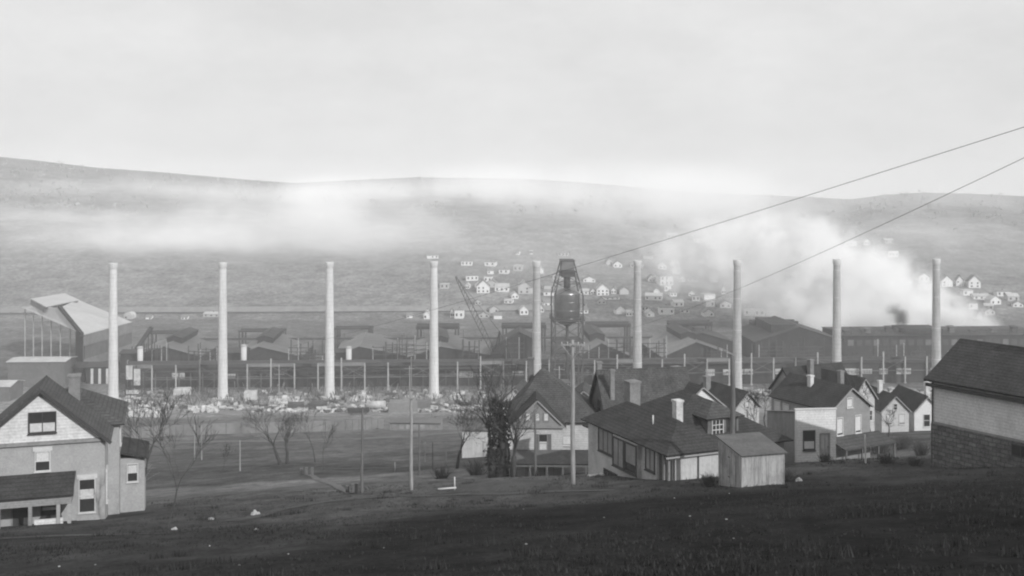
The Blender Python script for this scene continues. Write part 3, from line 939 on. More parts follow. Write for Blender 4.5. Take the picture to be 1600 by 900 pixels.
# ------------------------------------------------------------------ water tank tower
d = 420
xw = (886 - CX) / F * d
WT = thing('water_tower', 'dark riveted water tank on a steel frame with a tapering hooded headframe', 'water tower', (xw, d, 0), R(6))
def zz(py): return zp(py, d)
mb = MB(); mb.lathe([(.01, zz(449)), (2.6, zz(450.5)), (5.0, zz(457.5)), (5.02, zz(459)), (5.0, zz(497)), (3.8, zz(503)), (1.0, zz(509)), (.01, zz(509.2))], 40); mb.build('tank', M_TANK, WT)
for py in (459, 471, 484, 496):
    mb = MB(); mb.lathe([(5.0, zz(py) - .12), (5.1, zz(py) - .1), (5.1, zz(py) + .1), (5.0, zz(py) + .12)], 40); mb.build('hoop', M_TANK, WT)
cs = [(-5.3, -5.3), (5.3, -5.3), (5.3, 5.3), (-5.3, 5.3)]
for (x, y) in cs:
    mb = MB(); mb.bar((x, y, -.5), (x, y, zz(460)), .45); mb.build('leg', M_STEEL, WT)
    mb = MB(); mb.bar((x, y, zz(460)), (x * .42, y * .42, zz(407)), .3); mb.build('headframe_leg', M_STEEL, WT)
mb = MB()
for i in range(4):
    a, c = cs[i], cs[(i + 1) % 4]
    for z0_, z1_ in ((zz(530), zz(503)), (zz(556), zz(530)), (zz(590), zz(556))):
        mb.bar((a[0], a[1], z0_), (c[0], c[1], z1_), .16); mb.bar((c[0], c[1], z0_), (a[0], a[1], z1_), .16)
        mb.bar((a[0], a[1], z1_), (c[0], c[1], z1_), .3)
mb.build('bracing', M_STEEL, WT)
mb = MB()
for i in range(4):
    a, c = cs[i], cs[(i + 1) % 4]
    for s0, s1, z0_, z1_ in ((1, .82, zz(460), zz(442)), (.82, .6, zz(442), zz(424))):
        mb.bar((a[0] * s0, a[1] * s0, z0_), (c[0] * s1, c[1] * s1, z1_), .14); mb.bar((c[0] * s0, c[1] * s0, z0_), (a[0] * s1, a[1] * s1, z1_), .14)
        mb.bar((a[0] * s1, a[1] * s1, z1_), (c[0] * s1, c[1] * s1, z1_), .25)
mb.build('bracing', M_STEEL, WT)
mb = MB(); mb.box(-5.8, 5.8, -5.8, 5.8, zz(532), zz(530)); mb.build('platform', M_STEEL, WT)
mb = MB(); mb.box(-6, 6, -6, 6, zz(499.5), zz(497.5)); mb.build('platform', M_STEEL, WT)
mb = MB()
for (z, rr) in ((zz(495), 6.0), (zz(492.5), 6.0)):
    for i in range(4):
        s = [(-rr, -rr), (rr, -rr), (rr, rr), (-rr, rr)]
        mb.bar((*s[i], z), (*s[(i + 1) % 4], z), .1)
for k in range(-3, 4):
    for sgn in (-1, 1):
        mb.bar((k * 2, sgn * 6, zz(497.5)), (k * 2, sgn * 6, zz(492.5)), .08); mb.bar((sgn * 6, k * 2, zz(497.5)), (sgn * 6, k * 2, zz(492.5)), .08)
mb.build('railing', M_STEEL, WT)
mb = MB(); mb.box(-2.4, 2.4, -2.4, 2.4, zz(421), zz(407)); hd = mb.build('hood', M_IRON, WT)
mb = MB(); mb.poly([(-2.7, -2.7, zz(406.5)), (2.7, -2.7, zz(406.5)), (2.7, 2.7, zz(405)), (-2.7, 2.7, zz(405))], .25); mb.build('hood_roof', M_STEEL, hd)
mb = MB(); mb.box(-2.5, 2.5, -2.5, 2.5, zz(432), zz(421.3)); hs = mb.build('machine_house', M_STEEL, WT)
for x in (-1.2, 1.3):
    mb = MB(); mb.box(x - .75, x + .75, -2.55, -2.48, zz(428), zz(424)); mb.build('opening', M_DTRIM, hs)
mb = MB(); mb.tube([(0, 0, zz(450)), (0, 0, zz(432))], 1.3, 12); mb.build('neck_pipe', M_STEEL, WT)
mb = MB(); mb.tube([(0, 0, -.5), (0, 0, zz(507))], .55, 10); mb.build('riser_pipe', M_STEEL, WT)
mb = MB()
for i in range(30):
    z = 1 + i * 1.2
    if z < zz(460): mb.bar((6.2, -.3, z), (6.2, .3, z), .07)
mb.bar((6.2, -.3, 0), (6.2, -.3, zz(458)), .1); mb.bar((6.2, .3, 0), (6.2, .3, zz(458)), .1)
for z in (zz(466), zz(480), zz(500), zz(530)): mb.bar((5.0, 0, z), (6.3, 0, z), .1)
mb.build('ladder', M_STEEL, WT)

# ------------------------------------------------------------------ derrick
d = 455
q0, q1 = P(772, 552, d), P(712, 432, d)
DK = thing('derrick', 'leaning lattice derrick boom left of the water tank tower', 'derrick', (q0.x, d, 0), 0)
L0, L1 = Vector((0, 0, q0.z)), q1 - Vector((q0.x, d, 0))
mb = MB()
ax_ = (L1 - L0).normalized(); sx_ = Vector((ax_.z, 0, -ax_.x)); 
n = 20
for k in range(n):
    a, c = k / n, (k + 1) / n
    wa = .25 + 1.0 * math.sin(math.pi * min(1, a * .8 + .2)) * .8; wc = .25 + 1.0 * math.sin(math.pi * min(1, c * .8 + .2)) * .8
    pa, pc = L0.lerp(L1, a), L0.lerp(L1, c)
    mb.bar(pa - sx_ * wa, pc - sx_ * wc, .26); mb.bar(pa + sx_ * wa, pc + sx_ * wc, .26)
    mb.bar(pa - sx_ * wa, pc + sx_ * wc, .16)
mb.build('boom', M_STEEL, DK)
mb = MB(); mb.bar((2.2, 1, 0), (2.2, 1, q0.z + 9), .5); mb.bar((2.2, 1, q0.z + 9), (10, 6, 0), .3); mb.bar((2.2, 1, q0.z + 9), (-2, 9, 0), .3); mb.build('mast', M_STEEL, DK)
mb = MB(); mb.tube([(2.2, 1, q0.z + 9), tuple(L1)], .07, 4); mb.build('guy_cable', M_WIRE, DK)
mb = MB(); mb.box(-1.5, 3.5, -1, 3, -.5, q0.z); mb.build('base', M_MILLW, DK)

# ------------------------------------------------------------------ crane runway along the stacks
def X(px, d): return (px - CX) / F * d
RW = thing('crane_runway', 'long steel crane runway on thin columns behind the row of smokestacks', 'crane runway', (X(200, 416), 416, 0), 0)
xe = X(1485, 439) - X(200, 416)
RW.rotation_euler = (0, 0, math.atan2(23, xe))
n = 37
top = 10.6
for i in range(n):
    x = xe * i / (n - 1)
    hh = top + (2.0 if i % 3 == 0 else 0)
    mb = MB()
    mb.box(x - .24, x + .24, -.28, .28, -.5, hh)
    mb.box(x - .45, x + .45, -.5, .5, -.5, .35)
    mb.build('column', M_STEELL, RW)
random.seed(3)
for i in range(n - 1):
    x0, x1 = xe * i / (n - 1), xe * (i + 1) / (n - 1)
    mb = MB()
    mb.box(x0 + .25, x1 - .25, -.2, .2, top - 1.1, top - .05); mb.box(x0 + .25, x1 - .25, -.35, .35, top - .05, top + .1)
    rb2 = MB(); rb2.box(x0 + .25, x1 - .25, -.1, .1, 4.9, 5.2)
    if i % 3 == 0:
        rb2.bar((x0 + .25, 0, 5.2), (x1 - .25, 0, top - 1.1), .18); rb2.bar((x1 - .25, 0, 5.2), (x0 + .25, 0, top - 1.1), .18)
    rb2.build('brace', M_IRON, RW)
    mb.build('girder', M_IRONM if random.random() < .3 else M_STEEL, RW)
for i in range(0, n - 1):
    mb = MB()
    x0, x1 = xe * i / (n - 1), xe * (i + 1) / (n - 1)
    xm = (x0 + x1) / 2
    mb.bar((x0, 5, 0), (x0, 5, 7.2), .4)
    mb.bar((x0, 5, 7.2), (x1, 5, 7.2), .5)
    mb.bar((x0, 0, 4.9), (x0, 5, 4.9), .3)
    mb.bar((x0, 5, 4.9), (x1, 5, 4.9), .3)
    mb.bar((xm, 5, 0), (xm, 4.5, random.uniform(5.2, 7)), .28)
    if i % 2: mb.bar((x0, 5, 0), (x1, 5, 7.2), .15); mb.bar((x1, 5, 4.9), (xm, 5, 7.2), .15)
    mb.build('rear_frame', M_IRON if random.random() < .6 else M_STEEL, RW)

def hall(name, label, px0, px1, d, depth, hw, rise, wm, rm, axis='x', cat='mill building', yaw=None, zbase=0, monitor=None):
    """mill building with its front-left foot at px0"""
    x0 = X(px0, d)
    W = X(px1, d) - x0
    t = thing(name, label, cat, (x0, d, zbase), yaw if yaw is not None else R(2.2))
    mb = MB()
    gable_wall(mb, 0, W, 0, depth, -1, hw, rise, axis); mb.build('wall', wm, t)
    mb = MB(); gable_roof(mb, 0, W, 0, depth, hw, rise, .6, .5, axis, .2); mb.build('roof', rm, t)
    return t, W
# low dark hall behind the runway: pieces of wall, openings, dusty windows
HALL, W = hall('furnace_hall', 'long low dark furnace hall stretching behind the crane runway', 196, 1490, 427, 14, 8.0, 1.0, M_MILLW, M_MILLR)
ff = face_of(0, W, 0, 16, 'front')
random.seed(11)
for i in range(46):
    u = 4 + (W - 8) * i / 45
    right = u > W * .66
    if random.random() < (.6 if right else .25):
        ww = random.uniform(3.5, 6.2)
        mb = MB(); frame_box(mb, ff, u, u + ww, random.uniform(3.2, 3.8), random.uniform(5.2, 5.9), 0, .1)
        o = mb.build('window', M_MILLG if random.random() < (.85 if right else .2) else M_STEEL, HALL)
        mb = MB()
        for k in range(1, 4): frame_box(mb, ff, u + ww * k / 4 - .07, u + ww * k / 4 + .07, 3.8, 5.2, .1, .16)
        mb.build('mullion', M_STEEL, o)
    if random.random() < .5:
        mb = MB(); frame_box(mb, ff, u - 2, u + random.uniform(.5, 2), 0, random.uniform(1.8, 2.9), 0, .12); mb.build('opening', M_DTRIM, HALL)

# ------------------------------------------------------------------ gabled charging sheds, one for each gap between stacks
def bay(px_ridge, px_l, px_r, lab, zs=1.0, mon=True):
    d = 472
    xr = X(px_ridge, d)
    l, r = X(px_l, d) - xr, X(px_r, d) - xr
    t = thing('charging_shed', 'low gabled mill shed ' + lab, 'mill building', (xr, d, 0), R(random.uniform(-4, 6)), 'gabled sheds behind the crane runway')
    h = 9.4 * zs
    ez = 5.2
    mb = MB()
    prf = [(l, -1), (r, -1), (r, ez), (0, h), (l, ez)]
    fr = [(x, 0, z) for x, z in prf]; bk = [(x, 44, z) for x, z in prf]
    mb.face(fr); mb.face(bk[::-1])
    for i in range(5):
        j = (i + 1) % 5
        mb.face([fr[j], fr[i], bk[i], bk[j]])
    mb.build('wall', M_MILLW, t)
    mb = MB(); mb.poly([(l - .8, -1, ez - .1), (0, -1, h + .2), (0, 44.6, h + .2), (l - .8, 44.6, ez - .1)][::-1], .25); mb.build('roof', M_IRONM, t)
    mb = MB(); mb.poly([(0, -1, h + .2), (r + .8, -1, ez - .1), (r + .8, 44.6, ez - .1), (0, 44.6, h + .2)], .25); mb.build('roof', M_IRON, t)
    if mon:
        mb = MB(); gable_wall(mb, -3.2, 3.4, 14, 42, h - 1.2, h + 1.6, 1.0); m_ = mb.build('monitor', M_MILLW, t)
        mb = MB(); gable_roof(mb, -3.2, 3.4, 14, 42, h + 1.6, 1.0, .5, .5, 'y', .15); mb.build('monitor_roof', M_MILLR, m_)
    return t
random.seed(5)
bay(258, 205, 312, 'between the two smokestacks at far left')
bay(405, 368, 470, 'right of the second smokestack from the left')
bay(562, 524, 640, 'right of the third smokestack from the left', mon=False)
bay(690, 640, 775, 'behind the fourth smokestack from the left')
bay(940, 905, 985, 'between the water tank tower and next smokestack', zs=1.15)
bay(1088, 1035, 1150, 'left of the smokestack behind the dark pole', zs=1.2)

# portal frames that stand up behind the sheds
def portal(px0, px1, py0, d, lab, m=None, dark=False):
    x0, x1 = X(px0, d), X(px1, d)
    t = thing('portal_frame', 'tall steel portal frame ' + lab, 'steel frame', (x0, d, 0), R(2), 'portal frames above the mill roofs')
    W, zt = x1 - x0, zp(py0, d)
    mb = MB(); mb.box(-.5, W + .5, -.6, .6, zt - .9, zt); mb.build('beam', M_STEEL, t)
    mb = MB(); mb.box(-.5, W + .5, 6, 7.2, zt - .9, zt); mb.build('beam', M_STEEL, t)
    for x in (0, W * .08, W * .93, W):
        mb = MB(); mb.bar((x, 0, -.5), (x, 0, zt - .9), .55); mb.build('leg', M_STEEL, t)
        mb = MB(); mb.bar((x, 6.6, -.5), (x, 6.6, zt - .9), .55); mb.build('leg', M_STEEL, t)
    if dark:
        mb = MB(); mb.box(-.6, W + .6, -.2, 6.8, zt - 2.0, zt - .91); mb.build('deck', M_MILLW, t)
    return t
portal(232, 302, 519, 520, 'between the first two smokestacks')
portal(374, 442, 516, 520, 'just right of the second smokestack')
portal(524, 580, 512, 520, 'just right of the third smokestack')
portal(652, 716, 508, 520, 'behind the fourth smokestack', dark=True)
portal(786, 852, 507, 520, 'behind the smokestack left of the water tank tower', dark=True)
portal(918, 984, 505, 520, 'between the water tank tower and next smokestack', dark=True)
portal(1048, 1112, 503, 520, 'just left of the smokestack behind the dark pole', dark=True)
portal(1178, 1246, 502, 520, 'right of the smokestack behind the dark pole', dark=True)

# long elevated pipe line
d = 508
PL = thing('pipe_bridge', 'long straight elevated pipe on thin trestles across the mill behind the sheds', 'pipe line', (X(304, d), d, 0), R(1.6))
W = X(1050, d) - X(304, d)
mb = MB(); mb.bar((0, 0, zp(530, d)), (W, 0, zp(530, d)), .9, .9); mb.build('pipe', M_STEEL, PL)
for i in range(16):
    x = W * i / 15
    mb = MB(); mb.bar((x, 0, -.5), (x, 0, zp(530, d) - .46), .4); mb.build('trestle', M_STEEL, PL)
mb = MB()
for i in range(24):
    x = W * (i + .5) / 24
    mb.bar((x, .2, zp(530, d) + .46), (x, .2, zp(530, d) + random.choice((1.0, 2.5, 4.0))), .16)
mb.build('stanchion', M_STEEL, PL)

# big dark tilted roof left of the fifth stack
BT = thing('coal_bin', 'dark slanted bin house with a hopper roof left of the fifth smokestack', 'mill building', (X(767, 470), 470, 0), 0)
def q(px, py, d=470): 
    v = P(px, py, d); return (v.x - X(767, 470), v.z)
mb = MB()
o2 = [q(772, 575), q(835, 575), q(833, 530), q(812, 520), q(768, 545)]
fr = [(x, 0, z) for x, z in o2]; bk = [(x, 16, z) for x, z in o2]
mb.face(fr); mb.face(bk[::-1])
for i in range(5):
    j = (i + 1) % 5
    mb.face([fr[j], fr[i], bk[i], bk[j]])
mb.build('wall', M_MILLW, BT)
mb = MB(); a, c = q(766, 544), q(812, 518.5)
mb.poly([(a[0], -.6, a[1]), (c[0], -.6, c[1]), (c[0], 16.6, c[1]), (a[0], 16.6, a[1])][::-1], .25)
e = q(836, 530)
mb.poly([(c[0], -.6, c[1]), (e[0], -.6, e[1]), (e[0], 16.6, e[1]), (c[0], 16.6, c[1])], .25)
mb.build('roof', M_MILLR, BT)
mb = MB(); mb.box(6, 14, 1, 15, -1, 6.2); mb.build('base', M_MILLW, BT)

# right hand mill masses
t, W = hall('rolling_mill', 'broad dark mill building with a long sloping roof right of the pole-backed smokestack', 1180, 1322, 486, 40, 9.2, 6.4, M_MILLW, M_MILLR, 'y')
mb = MB(); mb.box(W * .22, W * .5, 6, 34, 9, 16.2); mb.build('monitor', M_MILLW, t)
t, W = hall('rolling_mill', 'dark mill block with a stepped roof between the sixth and seventh smokestacks', 1050, 1146, 494, 30, 8.0, 4.0, M_MILLW, M_MILLR, 'y')
mb = MB(); mb.box(W * .42, W * .58, 8, 12, 10, 13.5); mb.build('vent', M_STEEL, t)
t, W = hall('rolling_mill', 'long flat topped mill building under the white smoke at the right', 1318, 1640, 500, 30, 10.0, .9, M_MILLW, M_MILLR)
ff = face_of(0, W, 0, 30, 'front')
for i in range(22):
    u = 2 + (W - 6) * i / 22
    mb = MB(); frame_box(mb, ff, u, u + 2.6, 5.6, 8.2, 0, .12); mb.build('window', M_STEEL if i % 3 else M_IRON, t)
mb = MB()
for i in range(28):
    x = W * i / 27
    mb.bar((x, -.8, 9.4), (x, -.8, 12.4), .14)
mb.bar((0, -.8, 12.4), (W, -.8, 12.4), .18); mb.bar((0, -.8, 11.3), (W, -.8, 11.3), .12); mb.build('railing', M_STEEL, t)
mb = MB(); cx_ = X(1337, 500) - X(1318, 500)
mb.tube([(cx_ + 2.6 * math.cos(a), -1.0, 10.6 + 3.4 * math.sin(a)) for a in [math.pi * k / 14 for k in range(15)]], .16, 5); mb.build('hoop_pipe', M_STEEL, t)
mb = MB(); mb.box(W * .31, W * .50, 2, 18, 10.2, 12.6); mb.build('monitor', M_MILLW, t)
for i in range(9):
    x = W * (.04 + i * .105); mb = MB(); mb.box(x - 1.2, x + 1.2, 6, 9, 10, 11.6 + (i % 3) * .7); mb.poly([(x - 1.6, 5.6, 11.7 + (i % 3) * .7), (x + 1.6, 5.6, 11.7 + (i % 3) * .7), (x + 1.6, 9.4, 12.1 + (i % 3) * .7), (x - 1.6, 9.4, 12.1 + (i % 3) * .7)], .12); mb.build('roof_vent', M_IRON if i % 2 else M_STEEL, t)
for px, h, r in ((1411, 12.6, .9), (1417, 12.2, .7), (1566, 12.8, 1.4)):
    mb = MB(); x = X(px, 505) - X(1318, 505); mb.tube([(x, 8, 9), (x, 8, h)], r, 10); mb.build('flue', M_STEEL, t)
t, W = hall('pump_house', 'small low mill house with pale end wall behind the second smokestack', 352, 383, 462, 10, 8.2, 1.4, M_MILLW, M_MILLR)
for (px, py0, py1, lab, m_) in ((381, 538, 566, 'white cylinder stove standing right of the second smokestack', M_TRIM), (545, 541, 565, 'narrow white panel tower right of the third smokestack', M_TRIM), (219, 541, 569, 'leaning white slab tower right of the first smokestack', M_TRIM)):
    d = 455
    o = thing('white_stove', lab, 'stove tower', (X(px, d), d, 0), 0)
    zt = zp(py0, d)
    mb = MB(); mb.tube([(0, 0, -.5), (0, 0, zt - .8)], 1.15, 14); mb.build('shell', m_, o)
    mb = MB(); mb.lathe([(1.3, zt - .8), (1.3, zt - .3), (.7, zt), (.01, zt)], 14); mb.build('cap', M_STEELL, o)
t, W = hall('pump_house', 'dark stubby mill house with pale end wall behind the third smokestack', 524, 541, 460, 9, 8.6, 1.0, M_MILLW, M_MILLR)
t, W = hall('pump_house', 'dark stubby mill house right of the first smokestack', 188, 214, 460, 9, 8.2, 1.0, M_MILLW, M_MILLR)
# slanting conveyor
CV = thing('conveyor', 'dark slanting conveyor gallery rising between the first two smokestacks', 'conveyor', (X(213, 470), 470, 0), 0)
a, c = P(213, 546, 470), P(237, 511, 470)
mb = MB(); mb.bar((0, 0, a.z), (c.x - a.x, 0, c.z), 1.6, 1.6); mb.build('gallery', M_STEEL, CV)
mb = MB(); mb.bar((c.x - a.x, 0, -.5), (c.x - a.x, 0, c.z), .5); mb.bar(((c.x - a.x) * .5, 0, -.5), ((c.x - a.x) * .5, 0, (a.z + c.z) / 2), .4); mb.build('support', M_STEEL, CV)

# ------------------------------------------------------------------ bright roofed shed, far left
d = 446
O_ = Vector((X(131, d), d, 0))
BS = thing('bright_roofed_shed', 'big mill shed with a gleaming pale roof and ridge monitor at far left', 'mill building', tuple(O_), 0)
E1, E2, T2, T1 = (P(131, 523, 446) - O_, P(206, 503, 490) - O_, P(121, 468, 520) - O_, P(93, 481, 470) - O_)
AL, FL = P(33, 480, 500) - O_, P(118, 517, 452) - O_
def wallstrip(mb, a, c, z0a, z1a, z0c, z1c, t=.3):
    dn = Vector((c.x - a.x, c.y - a.y, 0)).normalized(); nn = Vector((dn.y, -dn.x, 0)) * t
    q0 = [Vector((a.x, a.y, z0a)), Vector((c.x, c.y, z0c)), Vector((c.x, c.y, z1c)), Vector((a.x, a.y, z1a))]
    q1 = [p - nn for p in q0]
    mb.face(q0); mb.face(q1[::-1])
    for i in range(4):
        j = (i + 1) % 4
        mb.face([q0[j], q0[i], q1[i], q1[j]])
mb = MB(); wallstrip(mb, E1, E2, -1, E1.z - .4, -1, E2.z - .4); mb.build('side_wall', M_IRON, BS)
dn = Vector((E2.x - E1.x, E2.y - E1.y, 0)).normalized(); nn = Vector((dn.y, -dn.x, 0))
mb = MB(); wallstrip(mb, E1 + nn * .32, E2 + nn * .32, E1.z - 4.6, E1.z - .5, E2.z - 4.6, E2.z - .5); mb.build('cladding', M_IRONM, BS)
mb = MB(); wallstrip(mb, E1 + nn * .32, E2 + nn * .32, 4.5, 8.0, 4.5, 8.0); mb.build('cladding', M_IRONM, BS)
mb = MB(); wallstrip(mb, FL, E1, -1, FL.z - .3, -1, E1.z - .3, .4); mb.build('end_wall', M_MILLW, BS)
mb = MB(); mb.poly([E1, E2, T2, T1], .3); mb.build('roof', M_IRONL, BS)
mb = MB(); mb.poly([AL, FL, E1.lerp(T1, .12) - Vector((0, 0, .1)), T1 - Vector((0, 0, .1)), P(60, 477, 490) - O_], .3); mb.build('roof', M_IRONL, BS)
mb = MB(); mb.bar(E1 + Vector((-.5, -.6, .2)), T1 + Vector((0, 0, .5)), 1.3, 1.3); mb.build('verge', M_MILLW, BS)
M1, M2, M3, M4 = (P(48, 466.5, 496) - O_, P(101, 458, 526) - O_, P(122, 468, 512) - O_, P(70, 479, 478) - O_)
mb = MB(); mb.poly([M4 - Vector((0, 0, .4)), M3 - Vector((0, 0, .4)), M2 - Vector((0, 0, .4)), M1 - Vector((0, 0, .4))], 2.2); m_ = mb.build('monitor', M_IRONM, BS)
mb = MB(); mb.poly([M4 + Vector((1, -1, 0)), M3 + Vector((1, -1, 0)), M2, M1], .35); mb.build('monitor_roof', M_IRONL, m_)
for i in range(6):
    q_ = AL.lerp(FL, (i + .3) / 6)
    mb = MB(); mb.bar((q_.x + .4, q_.y + .6, -.5), (q_.x + .4, q_.y + .6, q_.z - .3), .4); mb.build('post', M_STEELL, BS)
# dark stub buildings at its foot
t, W = hall('boiler_house', 'small black boiler house at the foot of the bright roofed shed', 110, 131, 440, 8, 5.6, 1.6, M_MILLW, M_MILLW)
t, W = hall('roofed_siding', 'dark open fronted mill shed between the bright roofed shed and first smokestack', 134, 172, 436, 12, 6.6, 1.0, M_MILLW, M_MILLR)
for u in (2, 5, 8):
    mb = MB(); frame_box(mb, face_of(0, W, 0, 12, 'front'), u, u + 1.0, 0, 6, .0, .3); mb.build('pier', M_CONC, t)
t, W = hall('low_shed', 'long low mill shed with a pale roof edge behind the brick house gable', 12, 100, 430, 12, 9.6, .6, M_IRON, M_TOWNRL)
t, W = hall('low_shed', 'long low pale roofed shed at the far left edge behind the brick house', -60, 14, 400, 12, 5.4, 1.2, M_IRON, M_TOWNRL)
t, W = hall('low_shed', 'very long low shed along the foot of the far hill at left', -80, 905, 648, 10, 3.0, 2.2, M_IRON, M_TOWNR)
# scaffold tower with white fittings by the first stack
SC = thing('scaffold_tower', 'open scaffold tower hung with white sheets right of the first smokestack', 'scaffold', (X(196, 410), 410, 0), 0)
mb = MB()
for x in (0, 3, 6):
    for y in (0, 3): mb.bar((x, y, 0), (x, y, 13 - x * .6), .3)
for z in (3, 6, 9, 12):
    for y in (0, 3): mb.bar((0, y, z), (6, y, z), .25)
mb.build('frame', M_STEEL, SC)
for (x0, x1, z0_, z1_) in ((.3, 2.7, 6.4, 11.6), (3.2, 5.6, 4.2, 10.4), (.3, 5, 1, 2.4)):
    mb = MB(); mb.box(x0, x1, -.2, -.15, z0_, z1_)
    mb.build('sheet', M_RUB1, SC)

# skeleton frames left standing among the sheds
random.seed(77)
FRL = [(222, 'beside the conveyor'), (246, 'left in the first gap of stacks'), (318, 'just left of the second smokestack'), (330, 'close to the second smokestack'), (470, 'between the second and third smokestacks'), (492, 'left of the third smokestack'), (604, 'in the wide gap past the third smokestack'), (626, 'near the middle of the third gap'),
       (655, 'left of the fourth smokestack'), (735, 'right of the derrick foot'), (805, 'under the coal bin roof'), (925, 'right of the water tank legs'), (968, 'left of the sixth smokestack'), (1020, 'right of the sixth smokestack'), (1120, 'left of the seventh smokestack'), (1205, 'under the broad dark mill'), (1262, 'left of the eighth smokestack'), (1352, 'right of the eighth smokestack'), (1392, 'below the dark flue'), (1436, 'left of the rightmost smokestack')]
for px, lab in FRL:
    d = random.uniform(455, 468)
    W, H, D_ = random.uniform(6, 15), random.uniform(10, 16.5), random.uniform(3, 8)
    t = thing('skeleton_frame', 'thin bare steel skeleton ' + lab, 'steel frame', (X(px, d), d, 0), R(random.uniform(-12, 12)), 'bare skeleton frames among the mill sheds')
    for x in (-W / 2, -W * .1, W * .22, W / 2):
        mb = MB(); mb.bar((x, 0, -.5), (x, 0, H * random.uniform(.72, 1.08)), .3); mb.build('post', M_STEEL if random.random() < .6 else M_STEELL, t)
        mb = MB(); mb.bar((x, D_, -.5), (x, D_, H * random.uniform(.7, 1)), .32); mb.build('post', M_STEEL, t)
    for z in (.55, .66, .78):
        mb = MB(); mb.bar((-W / 2, 0, H * z), (W / 2, 0, H * z), .3); mb.build('beam', M_STEEL, t)
    mb = MB(); mb.bar((-W / 2, 0, H * .55), (W / 2, 0, H * .78), .18); mb.build('brace', M_STEEL, t)

# ------------------------------------------------------------------ yard: rubble and countable lumps
random.seed(21)
mb = MB()
for i in range(5200):
    px = random.uniform(170, 1480)
    d = random.uniform(372, 420) if px < 900 else random.uniform(405, 424)
    if px < 800 and random.random() < .5: d = random.uniform(368, 400)
    x = X(px, d)
    k = noise.noise((x * .03, d * .05, 9))
    if random.random() > .6 + k: continue
    s = random.choice((.25, .35, .5, .7, 1.0))
    M = Matrix.Translation((x, d, G(x, d))) @ Matrix.Rotation(random.uniform(0, 3.1), 4, 'Z') @ Matrix.Rotation(random.uniform(-.5, .5), 4, 'X')
    a, c, e = s * random.uniform(.5, 2.2), s * random.uniform(.4, 1), s * random.uniform(.3, 1.1)
    mb.box(-a, a, -c, c, -.3, e, random.choice((0, 0, 1, 1, 1, 2, 2)), M)
for i in range(700):   # bent bars sticking out of the heaps
    px = random.uniform(190, 800); d = random.uniform(385, 425); x = X(px, d)
    h = random.uniform(.8, 3.5)
    p0 = Vector((x, d, G(x, d) - .2)); p1 = p0 + Vector((random.uniform(-1.5, 1.5), random.uniform(-1, 1), h))
    mb.bar(p0, p1, random.uniform(.1, .25), None, random.choice((1, 2, 2)))
o = mb.build('rubble', [M_RUB1, M_RUB2, M_RUB3])
tag(o, 'broken masonry and scrap iron strewn over the mill yard', 'rubble', kind='stuff')
def lump(name, label, cat, px, py, w, h, m, dep=None, d=None, yaw=0.15, shape='box'):
    p = on_ground(px, d) if d else hit(px, py)
    k = p.y / F
    W, H = w * k, h * k
    t = thing(name, label, cat, tuple(p), yaw)
    mb = MB()
    D = dep or W * .7
    if shape == 'box':
        c = .06 * W
        pts0 = [(-W / 2, 0), (W / 2, 0), (W / 2, D), (-W / 2, D)]
        b0 = [(x, y, -.6) for x, y in pts0]; b1 = [(x * .97, y * .97 + D * .015, H - c) for x, y in pts0]; b2 = [(x * .9, y * .9 + D * .05, H) for x, y in pts0]
        for A_, B_ in ((b0, b1), (b1, b2)):
            for i in range(4):
                j = (i + 1) % 4
                mb.face([A_[i], A_[j], B_[j], B_[i]])
        mb.face(b2); mb.build('block', m, t)
        q = MB(); q.box(-W * .52, W * .52, -.1, D + .1, -.5, .25); q.build('footing', M_RUB2, t)
    elif shape == 'tank':
        mb.tube([(-W / 2, D / 2, H * .55), (W / 2, D / 2, H * .55)], H * .5, 14); mb.build('shell', m, t)
        q = MB()
        for x in (-W * .3, W * .3): q.box(x - .2, x + .2, D / 2 - H * .4, D / 2 + H * .4, -.4, H * .3)
        q.build('cradle', M_RUB3, t)
    elif shape == 'heap':
        rs = random.Random(int(px * 7 + py))
        for i in range(26):
            a = rs.uniform(-W / 2, W / 2); hh = H * (1 - abs(a) / W * 1.6) * rs.uniform(.4, 1)
            M = Matrix.Translation((a, rs.uniform(0, D), max(0, hh * .6))) @ Matrix.Rotation(rs.uniform(0, 3), 4, 'Z') @ Matrix.Rotation(rs.uniform(-.6, .6), 4, 'Y')
            s = rs.uniform(.12, .3) * W * .4
            mb.box(-s, s, -s * .7, s * .7, -hh * .6 - .3, s * .6, 0, M)
        mb.build('heap', m, t)
    elif shape == 'car':
        mb.box(-W / 2, W / 2, 0, D, .9, H); mb.box(-W / 2 + .2, W / 2 - .2, .2, D - .2, .5, .9); mb.build('body', m, t)
        for x in (-W * .33, W * .33):
            for y in (.1, D - .1):
                q = MB(); q.tube([(x, y - .08, .4), (x, y + .08, .4)], .42, 12); q.build('wheel', M_RUB3, t)
    return t
lump('concrete_block', 'pale cube of concrete on the yard right of the second smokestack', 'concrete block', 391, 628, 20, 16, M_RUB1)
lump('concrete_block', 'pale rounded concrete mass right of the first smokestack', 'concrete block', 284, 618, 26, 10, M_RUB1)
lump('rubble_heap', 'white rubble heap in the yard left of the second smokestack', 'rubble heap', 318, 645, 42, 11, M_RUB1, shape='heap')
lump('rubble_heap', 'broad white rubble heap right of the first smokestack foot', 'rubble heap', 222, 652, 46, 14, M_RUB1, shape='heap')
lump('rubble_heap', 'pale scrap heap right of the concrete cube', 'rubble heap', 450, 631, 40, 12, M_RUB1, shape='heap')
lump('rubble_heap', 'tumbled white slabs right of the third smokestack', 'rubble heap', 566, 624, 28, 10, M_RUB1, shape='heap')
lump('rubble_heap', 'bright heap of lime right of the fourth smokestack', 'rubble heap', 735, 642, 34, 7, M_TRIM, shape='heap')
lump('rubble_heap', 'ragged pale pile beside the fourth smokestack foot', 'rubble heap', 712, 625, 20, 16, M_RUB1, shape='heap')
